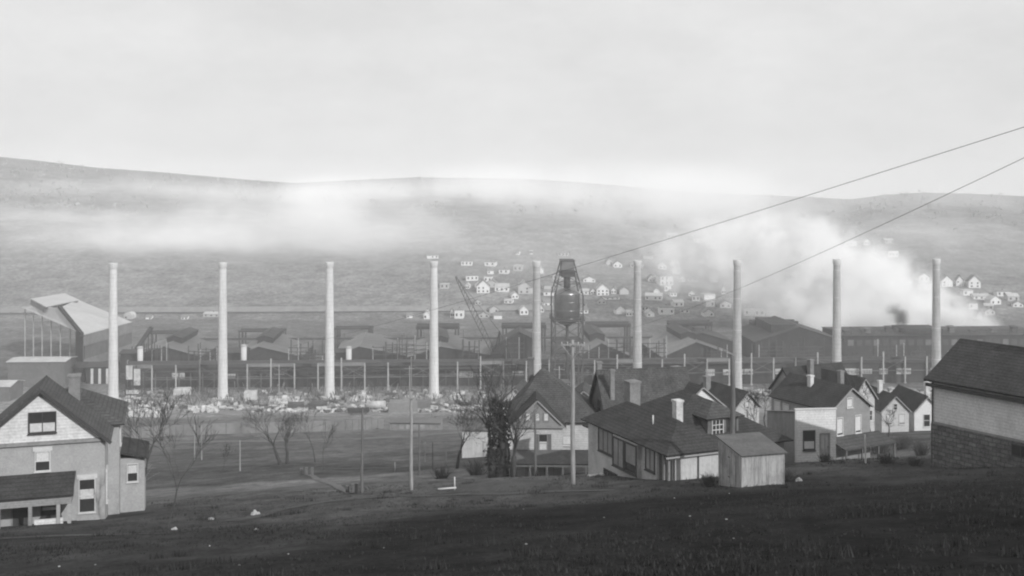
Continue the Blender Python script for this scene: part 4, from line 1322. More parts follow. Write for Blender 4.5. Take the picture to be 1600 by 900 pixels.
lump('dark_bin', 'dark square iron bin left of the third smokestack', 'bin', 462, 640, 26, 9, M_RUB3)
lump('dark_bin', 'dark flat iron bin just left of the third smokestack foot', 'bin', 498, 638, 26, 9, M_RUB3)
lump('boiler_shell', 'white boiler shell lying in front of the rubble right of the third smokestack', 'boiler', 588, 641, 30, 12, M_RUB1, shape='tank')
lump('yard_hut', 'low grey yard hut in front of the fourth smokestack', 'hut', 630, 645, 46, 18, M_IRONM, dep=4)
lump('yard_hut', 'squat grey hut beside the fourth smokestack foot', 'hut', 662, 640, 22, 14, M_IRON, dep=3)
lump('freight_car', 'pale low freight car on the siding behind the bare tree', 'freight car', 690, 655, 30, 8, M_IRONM, dep=2.6, shape='car')
lump('freight_car', 'dark freight car on the siding left of the bare tree', 'freight car', 560, 648, 34, 9, M_MILLW, dep=2.6, shape='car')
# ------------------------------------------------------------------ long board fence below the yard
FN = thing('board_fence', 'long grey board fence running below the mill yard', 'fence', (0, 0, 0), 0)
fp = [hit(px, py) for px, py in ((205, 686), (265, 681), (330, 679), (400, 677), (470, 675), (540, 673), (600, 670))]
FN.location = fp[0]
pts = []
for a, c in zip(fp[:-1], fp[1:]):
    n = max(1, round((Vector(c[:2]) - Vector(a[:2])).length / 3.0))
    for k in range(n): pts.append(a.lerp(c, k / n))
pts.append(fp[-1])
random.seed(4)
for a, c in zip(pts[:-1], pts[1:]):
    a = Vector((a.x, a.y, G(a.x, a.y))) - fp[0]; c = Vector((c.x, c.y, G(c.x, c.y))) - fp[0]
    h = 2.55 + random.uniform(-.08, .08)
    dn = (c - a); dn.z = 0; dn.normalize(); nn = Vector((dn.y, -dn.x, 0))
    mb = MB(); mb.poly([a + dn * .07 - Vector((0, 0, .5)), c - dn * .07 - Vector((0, 0, .5)), c - dn * .07 + Vector((0, 0, h)), a + dn * .07 + Vector((0, 0, h))], .05)
    mb.build('panel', M_IRONM, FN)
    mb = MB(); mb.bar(a - Vector((0, 0, .5)), a + Vector((0, 0, h + .12)), .13); mb.build('post', M_POLE, FN)

# ------------------------------------------------------------------ roads and paths
def gp(*pp): return [hit(px, py) for px, py in pp]
strip('road', gp((150, 694), (260, 692), (360, 690), (470, 688), (560, 686), (640, 682), (720, 676), (790, 672)), 4.5, M_DIRT, 'pale dirt road crossing below the board fence', 'road', .06, 3)
strip('upper_road', gp((420, 737), (520, 733), (600, 731), (680, 728)), 1.6, M_TRACK, 'narrow worn track across the field', 'path', .05, 1.5)
strip('path', gp((548, 771), (530, 763), (510, 754), (490, 745), (484, 742)), .8, M_DIRT, 'pale plank path leading down the slope', 'path', .05, .6)
strip('worn_track', gp((360, 815), (440, 796), (520, 783), (600, 776), (700, 774), (790, 772), (880, 768), (960, 766)), 1.2, M_TRACK, 'worn dirt track along the crest of the slope', 'path', .04, .8)
strip('side_track', gp((0, 842), (80, 838), (180, 836), (260, 834)), .9, M_TRACK, 'worn dirt track in front of the brick house', 'path', .04, .8)
bs = hit(790, 758)
mb = MB()   # bare earth bank
RR, A2 = 9, 26
for i in range(RR):
    for j in range(A2):
        q = []
        for (ii, jj) in ((i, j), (i + 1, j), (i + 1, j + 1), (i, j + 1)):
            r = ii / RR; a = 2 * math.pi * jj / A2
            wob = 1 + .25 * noise.noise((math.cos(a) * 1.4, math.sin(a) * 1.4, 3))
            x = bs.x + math.cos(a) * r * 4.6 * wob; y = bs.y + math.sin(a) * r * 2.6 * wob
            q.append((x, y, G(x, y) + .03 + .28 * (1 - r * r) * (1 + .4 * noise.noise((x * .8, y * .8, 1))) - .06 * r))
        mb.face(q, 0, True)
o = mb.build('earth_bank', M_TRACK); tag(o, 'bare pale earth bank in front of the tall grey house', 'bank', kind='structure')

# ------------------------------------------------------------------ poles
def pole(label, px, py, top_py, r=.16, m=None, arms=(), d=None, lean=(0, 0), braces=False, name='utility_pole', cat='utility pole', group=None):
    p = on_ground(px, d) if d else hit(px, py)
    t = thing(name, label, cat, tuple(p), 0, group)
    H = zp(top_py, p.y) - p.z
    mb = MB()
    n = 7
    mb.tube([(lean[0] * k / n * H + .04 * math.sin(k * 1.7) * r * 3, lean[1] * k / n * H, -.6 + (H + .6) * k / n) for k in range(n + 1)], [r * (1.15 - .4 * k / n) for k in range(n + 1)], 9)
    mb.build('pole', m or M_POLE, t)
    for (z, w_, a) in arms:
        q = MB(); q.box(-w_ / 2, w_ / 2, -r - .09, -r + .01, H - z - .06, H - z + .06)
        ca = q.build('crossarm', m or M_POLE, t); ca.location = (lean[0] * H, lean[1] * H, 0); ca.rotation_euler = (0, 0, a)
        for s in (-.45, -.22, .22, .45):
            iq = MB(); iq.tube([(w_ * s, -r - .04, H - z + .06), (w_ * s, -r - .04, H - z + .22)], [.035, .045], 6); iq.build('insulator', M_BLIND, ca)
        if braces:
            bq = MB(); 
            for s in (-1, 1): bq.bar((s * w_ * .42, -r - .11, H - z - .06), (s * .05, -r - .11, H - z - 1.0), .07, .05)
            bq.build('brace', M_POLEL, t)
    return t, p, H
P1, p1, h1 = pole('tall pale utility pole with a braced crossarm under the water tank tower', 895, 755, 531, .17, M_POLEL, ((.35, 1.9, 0),), d=84, braces=True)
P2, p2, h2 = pole('tall dark utility pole rising behind the plank shed', 1145, 0, 556, .2, M_POLE, (), d=78)
pole('slender leaning dark utility pole beside the plank path', 565, 771, 640, .12, M_POLE, (), lean=(0.012, 0))
pole('bleached utility pole at the middle with a small crossarm', 642.5, 766, 612, .14, M_POLEL, ((.5, 1.0, 0),))
pole('short dark stub pole right of the bleached pole', 655, 742, 663, .11, M_POLE, ())
pole('thin dark pole before the porch of the tall grey house', 837, 741, 640, .11, M_POLE, (), d=97, lean=(-.01, 0))
pole('leaning white post in the rough grass before the grey gabled house', 1353, 724, 679, .07, M_TRIM, (), lean=(-.03, 0), name='white_post', cat='post')
for px, py, tp, lab in ((304, 719, 664, 'left one of a pair of pale bare posts in the field'), (315, 719, 662, 'right one of a pair of pale bare posts in the field'), (375, 736, 688, 'lone thin pale post in the field right of the paired posts')):
    pole(lab, px, py, tp, .09, M_POLEL, (), name='field_post', cat='post')
pole('double armed mill yard pole left of the fourth smokestack', 640, 0, 572, .2, M_POLEL, ((.9, 3.6, 0),), d=404)
pole('single armed mill yard pole left of the third smokestack', 436, 0, 570, .2, M_POLEL, ((3.5, 3.6, 0),), d=404)
pole('bare mill yard pole behind the tall grey house chimney', 874, 0, 572, .2, M_POLEL, ((.9, 3.0, 0),), d=300)
for i, (px, py, tp) in enumerate(((471, 741, 732), (479, 742, 731), (488, 744, 731), (543, 770, 760), (552, 770, 757), (557, 771, 756))):
    p = hit(px, py)
    t = thing('gate_post', ('dark stubby post at the top of the plank path' if i > 2 else 'dark stubby post at the lower end of the plank path'), 'post', tuple(p), 0, 'posts at the foot of the plank path' if i <= 2 else 'posts at the head of the plank path')
    mb = MB(); h_ = zp(tp, p.y) - p.z; mb.box(-.14, .14, -.14, .14, -.4, h_); mb.build('post', M_POLE, t)
    mb = MB(); mb.box(-.17, .17, -.17, .17, h_ + .002, h_ + .05); mb.build('post_cap', M_POLE, t)
for i, (px, py, tp, ml) in enumerate(((676, 735, 690, 0), (697, 730, 690, 0), (664, 722, 690, 0), (617, 737, 722, 1))):
    pole(('thin dark stake left of the round bare tree', 'thin dark stake close beside the round bare tree trunk', 'thin dark stake right of the bleached pole', 'short pale stake in the dark hollow')[i], px, py, tp, .07, M_POLEL if ml else M_POLE, (), name='stake', cat='stake')
p = hit(708, 766)
t = thing('standpipe', 'white T shaped standpipe lying by the worn track', 'standpipe', tuple(p), .1)
mb = MB(); mb.tube([(-1.2, 0, .12), (.25, 0, .2)], .07, 8); mb.build('flat_pipe', M_TRIM, t)
mb = MB(); mb.tube([(.12, 0, 0), (.12, 0, 1.05)], .05, 8); mb.build('riser', M_TRIM, t)

# wires
def wire(label, A, B, sag, r, name='overhead_wire'):
    pts = []
    for k in range(41):
        s = k / 40
        p = A.lerp(B, s); p.z -= sag * 4 * s * (1 - s)
        pts.append(p)
    mb = MB(); mb.tube(pts, r, 5)
    o = mb.build(name, M_WIRE)
    tag(o, label, 'wire')
    return o
wire('long overhead wire sweeping down past the water tank hood', P(1850, 119, 75), P(505, 531, 330), .8, .028)
wire('lower overhead wire sweeping down toward the sixth smokestack', P(1850, 126, 75), P(985, 513, 330), 1.6, .028)
wire('faint taut wire between the yard sheds', P(365, 560, 458), P(480, 535, 500), .4, .09)

# ------------------------------------------------------------------ bare trees
def bare_tree(label, px, py, top_py, seed, tr=.16, spread=.55, levels=5, d=None, lean=(0, 0), fork=.35, nb=(2, 3), group=None, twig=.018, name='bare_tree', dens=1.0, ivy=0):
    rs = random.Random(seed)
    p = on_ground(px, d) if d else hit(px, py)
    H = zp(top_py, p.y) - p.z
    t = thing(name, label, 'tree', tuple(p), 0, group)
    trunk, crown = MB(), MB()
    def grow(p0, dr, L, r, lev):
        nonlocal rs, trunk, crown
        n = 4 if lev < 2 else 3
        pts, rad = [p0], [r]
        q = p0.copy(); dd = dr.copy()
        for k in range(n):
            dd = (dd + Vector((rs.gauss(0, .11), rs.gauss(0, .11), rs.gauss(0.02, .07))) * (1 + .35 * lev)).normalized()
            q = q + dd * (L / n)
            pts.append(q.copy()); rad.append(max(twig * .7, r * (1 - .42 * (k + 1) / n)))
        (trunk if lev == 0 else crown).tube(pts, rad, 8 if lev == 0 else (5 if lev < 3 else 3), 0, lev == 0)
        if lev >= levels: return
        cnt = rs.randint(*nb) + (1 if lev in (1, 2) and rs.random() < dens else 0)
        for k in range(cnt):
            i = len(pts) - 1 if k < 2 else rs.randint(1, len(pts) - 1)
            a = rs.uniform(0, 6.283)
            tilt = rs.uniform(.35, 1.0) * spread * (1.25 if k >= 2 else 1)
            side = dd.orthogonal().normalized()
            side.rotate(Matrix.Rotation(a, 3, dd))
            nd = (dd * math.cos(tilt) + side * math.sin(tilt) + Vector((0, 0, .10))).normalized()
            grow(pts[i], nd, L * rs.uniform(.62, .85), max(twig, rad[i] * rs.uniform(.55, .72)), lev + 1)
    L0 = H * fork
    for it in range(3):
        rs = random.Random(seed); trunk, crown = MB(), MB()
        grow(Vector((0, 0, -.3)), Vector((lean[0], lean[1], 1)).normalized(), L0, tr, 0)
        L0 *= H / max(v[2] for v in crown.v)
    # scale so that the crown top sits where it should
    zmax = max(v[2] for v in crown.v)
    s = H / zmax
    for M_ in (trunk, crown):
        M_.v = [(v[0] * s, v[1] * s, v[2] * s) for v in M_.v]
    trunk.build('trunk', M_BARK, t)
    crown.build('crown', M_TWIG, t)
    if ivy:
        ib = MB()
        for i in range(1500):
            z = ivy * rs.random() ** .8; a = rs.uniform(0, 6.28); r = rs.uniform(.35, 1.0) * (1.25 - .5 * z / ivy) * tr * 1.35 * (1 + .35 * math.sin(z * 2.1 + a))
            x0_ = lean[0] * z; q = Vector((x0_ + math.cos(a) * r, lean[1] * z + math.sin(a) * r, z))
            e = rs.uniform(.06, .14)
            v = [q + Vector((rs.gauss(0, e), rs.gauss(0, e), rs.gauss(0, e))) for _ in range(3)]
            ib.face(v)
        ib.build('ivy', M_IVY, t)
    return t
bare_tree('pale forked bare tree right beside the brick house kitchen', 212, 790, 612, 3, .17, .42, 5, d=88, fork=.32)
bare_tree('thin bare sapling standing in the field right of the brick house', 262, 828, 640, 8, .08, .3, 4, fork=.45)
bare_tree('knotty twin trunked bare tree in the middle of the field', 438, 726, 622, 5, .32, .6, 5, fork=.25)
bare_tree('bare companion tree with a dark stump like trunk in the field', 449, 725, 640, 15, .3, .5, 5, fork=.3)
bare_tree('slim pale birch like bare tree at the field edge', 493, 722, 632, 12, .11, .4, 5, fork=.4)
bare_tree('round headed bare tree in front of the whitewashed shed', 714, 732, 622, 31, .24, .62, 6, fork=.24, nb=(2, 3))
bare_tree('thick ivy clad old tree hard against the tall grey house', 786, 752, 560, 41, .6, .5, 5, d=101, fork=.5, twig=.022, ivy=7.2)
bare_tree('ivy clad old tree farther left from the tall grey house wall', 772, 750, 590, 44, .55, .5, 5, d=104, fork=.5, twig=.022, ivy=7.6)
bare_tree('broken bushy bare tree at the corner of the tall grey house', 803, 745, 618, 47, .38, .5, 5, d=100, fork=.4)
bare_tree('small bare tree close to the slim birch', 505, 735, 655, 52, .07, .45, 4, fork=.35)
bare_tree('wispy bare sapling among the field posts', 345, 740, 690, 55, .05, .5, 4, fork=.3)
bare_tree('small bare tree beside the paired field posts', 280, 745, 668, 58, .07, .5, 4, fork=.3)
bare_tree('faint bare tree rising between cottages and smokestack at right', 1200, 668, 592, 61, .16, .6, 5, d=165, fork=.25)
bare_tree('leafless tree in front of the weathered gable behind the grey house', 1365, 690, 585, 64, .15, .55, 5, d=128, fork=.3)
bare_tree('leafless tree hugging the pale gabled house behind the dark pole', 1178, 690, 606, 67, .1, .5, 5, d=130, fork=.3)
bare_tree('low bare tree by the cottage with the tiny attic window', 1388, 700, 620, 70, .12, .6, 5, d=140, fork=.3)
bare_tree('bare tree far behind the tall grey house rooftop', 760, 665, 590, 73, .2, .6, 5, d=210, fork=.3)
bare_tree('lopsided bare tree among the yard rubble at left', 210, 660, 590, 76, .2, .55, 5, d=300, fork=.3)

# brush and weeds
def shrub(label, px, py, w, h, seed, group, m=None):
    rs = random.Random(seed)
    p = hit(px, py); k = p.y / F
    W, H = w * k, h * k
    t = thing('bare_shrub', label, 'shrub', tuple(p), 0, group)
    mb = MB(); st = MB()
    for i in range(90):
        a = rs.uniform(0, 6.28); r = rs.uniform(0, .5)
        b0 = Vector((math.cos(a) * r * W * .4, math.sin(a) * r * W * .4, -.1))
        pp = [b0]; q = b0.copy(); dr = Vector((math.cos(a) * r, math.sin(a) * r, 1)).normalized()
        for s in range(4):
            dr = (dr + Vector((rs.gauss(0, .3), rs.gauss(0, .3), 0))).normalized()
            q = q + dr * H * rs.uniform(.16, .34); pp.append(q.copy())
        (st if i < 10 else mb).tube(pp, [.03, .025, .02, .015, .01], 3, 0, False)
    mb.build('twigs', m or M_TWIG, t); st.build('stems', M_BARK, t)
    return t
random.seed(9)
for i, (px, py, w_, h_) in enumerate(((1330, 712, 40, 24), (1375, 708, 46, 30), (1410, 702, 40, 26), (1440, 712, 34, 26), (1385, 724, 50, 18), (1290, 722, 36, 14), (1430, 728, 40, 14), (1108, 760, 26, 22), (1232, 752, 18, 22))):
    shrub('tangled bare brush in the rough ground ' + ('right of the white store', 'below the small pale cottage', 'under the attic window cottage', 'against the stone base corner', 'in the middle of the right slope', 'at the white store corner', 'below the stone base', 'against the bungalow porch boards', 'right of the plank shed')[i], px, py, w_, h_, 100 + i, 'bare shrubs on the right slope')
for i, (px, py, w_, h_) in enumerate(((200, 770, 40, 60), (175, 800, 30, 22), (745, 742, 50, 26), (690, 748, 40, 20), (820, 742, 30, 16))):
    shrub('bare bush ' + ('beside the brick house kitchen wall', 'under the brick house side window', 'at the foot of the whitewashed shed', 'in the dark hollow by the round bare tree', 'in front of the tall grey house porch')[i], px, py, w_, h_, 140 + i, 'bare bushes by the houses', M_POLEL if i < 2 else None)

# ------------------------------------------------------------------ grass on the near slope
random.seed(33)
mb = MB()
def free(x, y):
    # keep blades out of the buildings
    for o_, (a0, a1, b0_, b1_) in ((LH, (-6.5, 8.5, -2.9, 12.8)), (BG, (-.2, 14.3, 0, 15.8)), (SH, (0, 3.1, 0, 3.4)), (SF, (0, 3.6, 0, 7.8)), (RH, (-.1, 7.5, -16, .1)), (TH, (-2.8, 5.8, -2.6, 10.6))):
        dx, dy = x - o_.location.x, y - o_.location.y
        c, s = math.cos(-o_.rotation_euler.z), math.sin(-o_.rotation_euler.z)
        u, v = dx * c - dy * s, dx * s + dy * c
        if a0 < u < a1 and b0_ < v < b1_: return False
    return True
cnt = 0
while cnt < 26000:
    y = 16 + 84 * random.random() ** 1.15
    x = random.uniform(-1, 1) * (.56 * y + 6)
    k = noise.noise((x * .12, y * .12, 4)) + .6 * noise.noise((x * .5, y * .5, 8))
    if random.random() > .45 + k * 1.1: continue
    if not free(x, y): continue
    cnt += 1
    z = G(x, y)
    hh = random.uniform(.03, .10) * (1 + .9 * max(0, k)) * (1.6 if random.random() < .05 else 1)
    for b_ in range(3):
        a = random.uniform(0, 6.28); wv = random.uniform(.015, .035); ln = random.uniform(.2, 1.0) * hh
        bx, by = x + random.gauss(0, .09), y + random.gauss(0, .09)
        dx, dy = math.cos(a), math.sin(a)
        mb.face([(bx - dy * wv, by + dx * wv, z - .02), (bx + dy * wv, by - dx * wv, z - .02), (bx + dx * ln, by + dy * ln, z + hh)], 0 if random.random() < .8 else 1)
for c_ in range(140):
    y = 24 + 66 * random.random(); x = random.uniform(-1, 1) * (.5 * y + 4)
    if not free(x, y): continue
    rr = random.uniform(.25, .9)
    for i in range(int(60 * rr) + 14):
        bx, by = x + random.gauss(0, rr * .5), y + random.gauss(0, rr * .35)
        z = G(bx, by); a = random.uniform(0, 6.28); hh = random.uniform(.12, .42) * (.6 + rr * .5); ln = random.uniform(.1, .6) * hh; wv = random.uniform(.012, .03)
        dx, dy = math.cos(a), math.sin(a)
        mb.face([(bx - dy * wv, by + dx * wv, z - .02), (bx + dy * wv, by - dx * wv, z - .02), (bx + dx * ln, by + dy * ln, z + hh)], 0 if random.random() < .7 else 1)
o = mb.build('grass', [M_GRASS, mat('straw blades', 0.035, .4, .5)]); tag(o, 'short dry grass and weeds on the near slope', 'grass', kind='stuff')
# scraps of paper and stones on the slope
mb = MB()
for i in range(16):
    px, py = random.uniform(0, 1600), random.uniform(770, 898)
    p = hit(px, py); s = random.uniform(.02, .045)
    M = Matrix.Translation(p + Vector((0, 0, s * .3))) @ Matrix.Rotation(random.uniform(0, 3), 4, 'Z') @ Matrix.Rotation(random.uniform(-.6, .6), 4, 'X')
    mb.box(-s, s, -s * .7, s * .7, -s * .5, s * .5, 0 if i % 3 else 1, M)
o = mb.build('litter', [M_RUB2, M_RUB1]); tag(o, 'pale stones and scraps scattered over the near slope', 'litter', kind='stuff')
for i, (px, py, w_, h_, lab) in enumerate(((330, 812, 9, 5, 'white scrap lying in the field below the sapling'), (398, 805, 14, 9, 'pale tussock of stones beside the worn track'), (400, 829, 6, 4, 'small white stone under the worn track'), (1187, 756, 12, 7, 'white rag heap at the left corner of the plank shed'), (1249, 752, 8, 11, 'pale broken crate right of the plank shed'), (272, 828, 9, 5, 'white stone at the foot of the thin sapling'))):
    lump('white_scrap', lab, 'scrap', px, py, w_, h_, M_RUB1, shape='heap')

# ------------------------------------------------------------------ the town on the far hillside
TOWN = [  # px, base py, width px, height px, style (g gable front, s side-on, b block, d domed), description
 (755,458,20,20,'g','broad white gabled house above the derrick boom tip'), (784,456,22,12,'s','long white house right of the broad gabled one'), (819,459,18,20,'g','faint tall gabled house left of the fifth smokestack top'),
 (730,451,6,8,'g','tiny white house left of the broad gabled house'), (717,498,14,16,'b','bright white square house left of the derrick boom'), (707,496,7,14,'g','narrow white house beside the bright square one'),
 (667,499,10,14,'g','narrow pale house left of the fourth smokestack shaft'), (794,474,13,6,'s','long low white house under the row above the derrick'), (772,489,14,11,'g','grey gabled house right of the derrick boom'),
 (778,499,13,10,'s','white house low on the slope right of the derrick boom'), (819,492,13,14,'g','pale gabled house close left of the fifth smokestack'), (846,488,7,12,'g','slim house between the fifth smokestack and tank'),
 (858,462,17,9,'s','white house left behind the tank dome'), (912,460,15,8,'s','white house just right of the tank dome'), (927,460,9,9,'g','small white house second right of the tank dome'),
 (942,462,19,18,'g','tall white clustered house between tank and sixth smokestack'), (959,459,8,10,'g','little white gable beside the tall clustered house'), (957,468,24,5,'s','low long white house under the clustered house'),
 (912,490,15,9,'s','bright white house at the tank platform height'), (970,491,15,13,'g','pale gabled house left of the sixth smokestack'), (983,494,9,9,'s','small pale house touching the sixth smokestack'),
 (808,398,6,6,'b','tiny bright house high above the fifth smokestack'), (830,397,5,6,'b','tiny bright house highest left of the tank hood'), (1090,379,12,8,'b','white square house high in the haze above the sixth smokestack'),
 (1117,389,16,9,'s','white house high in the haze left of the seventh smokestack'), (1057,428,12,12,'b','pale block house above the twin window house'), (1042,446,21,17,'b','pale tall block with corner piers right of the sixth smokestack'),
 (1019,441,12,11,'g','dim gabled house right of the sixth smokestack top'), (1066,440,9,9,'g','small white gable right of the pale tall block'), (1082,440,15,7,'s','long dim house right of the small white gable'),
 (1021,469,26,10,'s','long pale roofed house under the dim gabled house'), (1061,479,16,10,'s','white roofed house slanting below the long pale house'), (1042,492,23,14,'b','broad white house low between the two smokestacks'),
 (1017,495,12,10,'g','white gabled house low beside the sixth smokestack'), (1070,489,15,8,'s','white house right of the broad low house'), (1131,460,7,13,'g','narrow pale house left of the seventh smokestack'),
 (1134,481,18,11,'g','dim gabled house left behind the seventh smokestack'), (1179,494,31,15,'b','long pale works building with window rows right of the seventh smokestack'), (1194,472,8,7,'g','small dim house over the long works building'),
 (1330,385,17,10,'b','white house above the white smoke left of the lower wire'), (1355,383,9,10,'g','tiny gabled house right of the lower wire'), (1390,380,15,7,'s','faint house right up the hill over the smoke'),
 (1396,402,17,12,'b','bright white square house over the eighth smokestack gap'), (1444,440,17,13,'g','white gabled house left of the rightmost smokestack'), (1480,448,18,17,'g','first of three white gables right of the rightmost smokestack'),
 (1500,447,11,16,'g','narrow middle one of three white gables at right'), (1523,450,18,19,'g','tallest of three white gables at right'), (1569,463,21,9,'b','long white house below the three gables at far right'),
 (1556,476,18,13,'g','white gabled house below the long one at far right'), (1534,468,24,8,'s','pale low house left of the white gabled one at far right'), (1591,480,15,9,'g','house at the right edge of the far slope'), (1545,483,13,8,'s','small dim house low on the far right slope'),
 (1051,372,17,8,'s','dim house just left of the high white square house'), (676,404,18,8,'s','long white building right over the fourth smokestack top'), (200,499,14,11,'d','white round topped house right of the first smokestack'),
 (330,495,26,6,'s','faint row house left of the second smokestack'), (232,503,9,6,'s','tiny white house right of the round topped one'), (288,506,10,6,'s','tiny pale house in the valley between the first two smokestacks'),
 (880,400,16,8,'s','dim house on the slope above the tank hood'), (1255,392,14,9,'g','dim house lost in the smoke left of the eighth smokestack'), (1012,405,14,9,'s','dim house above the sixth smokestack top'),
 (640,497,9,7,'s','small pale house left of the narrow house at the fourth smokestack'), (747,476,10,8,'g','small dim house under the broad gabled house')]
random.seed(19)
for i in range(90):
    px, py = (random.uniform(690, 1310), random.uniform(412, 498)) if i < 72 else (random.uniform(1430, 1600), random.uniform(446, 500))
    if any(abs(px - q[0]) < (w2 := (q[2] + 10) * .5) and abs(py - q[1]) < 7 for q in TOWN): continue
    TOWN.append((px, py, random.uniform(9, 19), random.uniform(8, 12), random.choice('ggsb'), 'small house lost in the hazy crowd of the far town'))
random.seed(17)
for (px, py, w_, h_, sty, lab) in TOWN:
    p = hit(px, py, 640)
    k = p.y / F
    W, H = w_ * k, h_ * k
    D = max(5.0, min(12.0, W * .9))
    t = thing('town_house', lab, 'house', tuple(p), R(random.uniform(-14, 14)), 'far town houses')
    dim = any(q in lab for q in ('dim', 'faint', 'grey'))
    wm = M_TOWNG if dim or ('crowd' in lab and random.random() < .5) else M_TOWNW
    rm = random.choice((M_TOWNR, M_TOWNR, M_TOWNRL))
    if 'pale roofed' in lab or 'white roofed' in lab: rm = M_IRONL
    mb, rb_ = MB(), MB()
    if sty == 'g':
        hw = H * .52; gable_wall(mb, -W / 2, W / 2, 0, D, -4, hw, H - hw); gable_roof(rb_, -W / 2, W / 2, 0, D, hw, H - hw, .3, .3, 'y', .25)
    elif sty == 's':
        hw = H * .62; gable_wall(mb, -W / 2, W / 2, 0, D, -4, hw, H - hw, 'x'); gable_roof(rb_, -W / 2, W / 2, 0, D, hw, H - hw, .3, .3, 'x', .25)
    elif sty == 'b':
        hw = H * .86; mb.box(-W / 2, W / 2, 0, D, -4, hw)
        for qq in hip_planes(-W / 2, W / 2, 0, D, hw, H, (-W * .1, D / 2), (W * .1, D / 2 + .1), .3): rb_.poly(qq, .2)
    else:
        hw = H * .45; mb.box(-W / 2, W / 2, 0, D, -4, hw)
        n = 10
        for i in range(n):
            a0, a1 = math.pi * i / n, math.pi * (i + 1) / n
            c = lambda a: (-math.cos(a) * W / 2, hw + math.sin(a) * (H - hw))
            (xa, za), (xb, zb) = c(a0), c(a1)
            rb_.face([(xa, -.3, za), (xb, -.3, zb), (xb, D, zb), (xa, D, za)]); rb_.face([(xa, -.3, za), (xb, -.3, zb), (0, -.3, hw)])
        rm = M_TOWNRL; wm = M_TOWNG
    mb.build('wall', wm, t); rb_.build('roof', rm, t)
    ff = face_of(-W / 2, W / 2, 0, D, 'front')
    rows = 2 if H > 6.5 else 1
    cols = max(2, int(W / 2.6))
    for r_ in range(rows):
        for c_ in range(cols):
            if random.random() < .25: continue
            u = W * (c_ + .5) / cols; z = hw * (r_ + .3) / rows
            q = MB(); frame_box(q, ff, u - .5, u + .5, z, z + min(1.5, hw / rows * .5), 0, .06); q.build('window', M_GLASS, t)
    if random.random() < .5:
        q = MB(); q.box(-.4, .4, D * .5 - .4, D * .5 + .4, hw, H + .9); q.build('chimney', M_CHIM, t)

# ------------------------------------------------------------------ winter woods on the far hills
random.seed(51)
mb = MB()
def clump(x, y, s):
    z = G(x, y)
    for i in range(16):
        a = random.uniform(0, 6.28); r = random.uniform(0, .6) * s; h = random.uniform(.25, 1.0) * s
        c = Vector((x + math.cos(a) * r, y + math.sin(a) * r, z + h))
        e = s * random.uniform(.07, .16)
        v = [c + Vector((random.gauss(0, e), random.gauss(0, e), random.gauss(0, e * .8))) for _ in range(4)]
        mb.face([v[0], v[1], v[2]]); mb.face([v[0], v[2], v[3]])
    mb.bar((x, y, z - .5), (x, y, z + s * .6), s * .05)
n_ = 0
while n_ < 800:
    y = random.uniform(980, 1400); x = random.uniform(-.62, .62) * y
    k = noise.noise((x * .006, y * .005, 2)) + .5 * noise.noise((x * .02, y * .02, 6)) + (y - 900) / 1400
    if random.random() > .28 + k: continue
    n_ += 1
    clump(x, y, random.uniform(3.5, 7.5))
o = mb.build('far_woods', M_WOODS); tag(o, 'bare winter woods covering the far hillside', 'woods', kind='stuff')

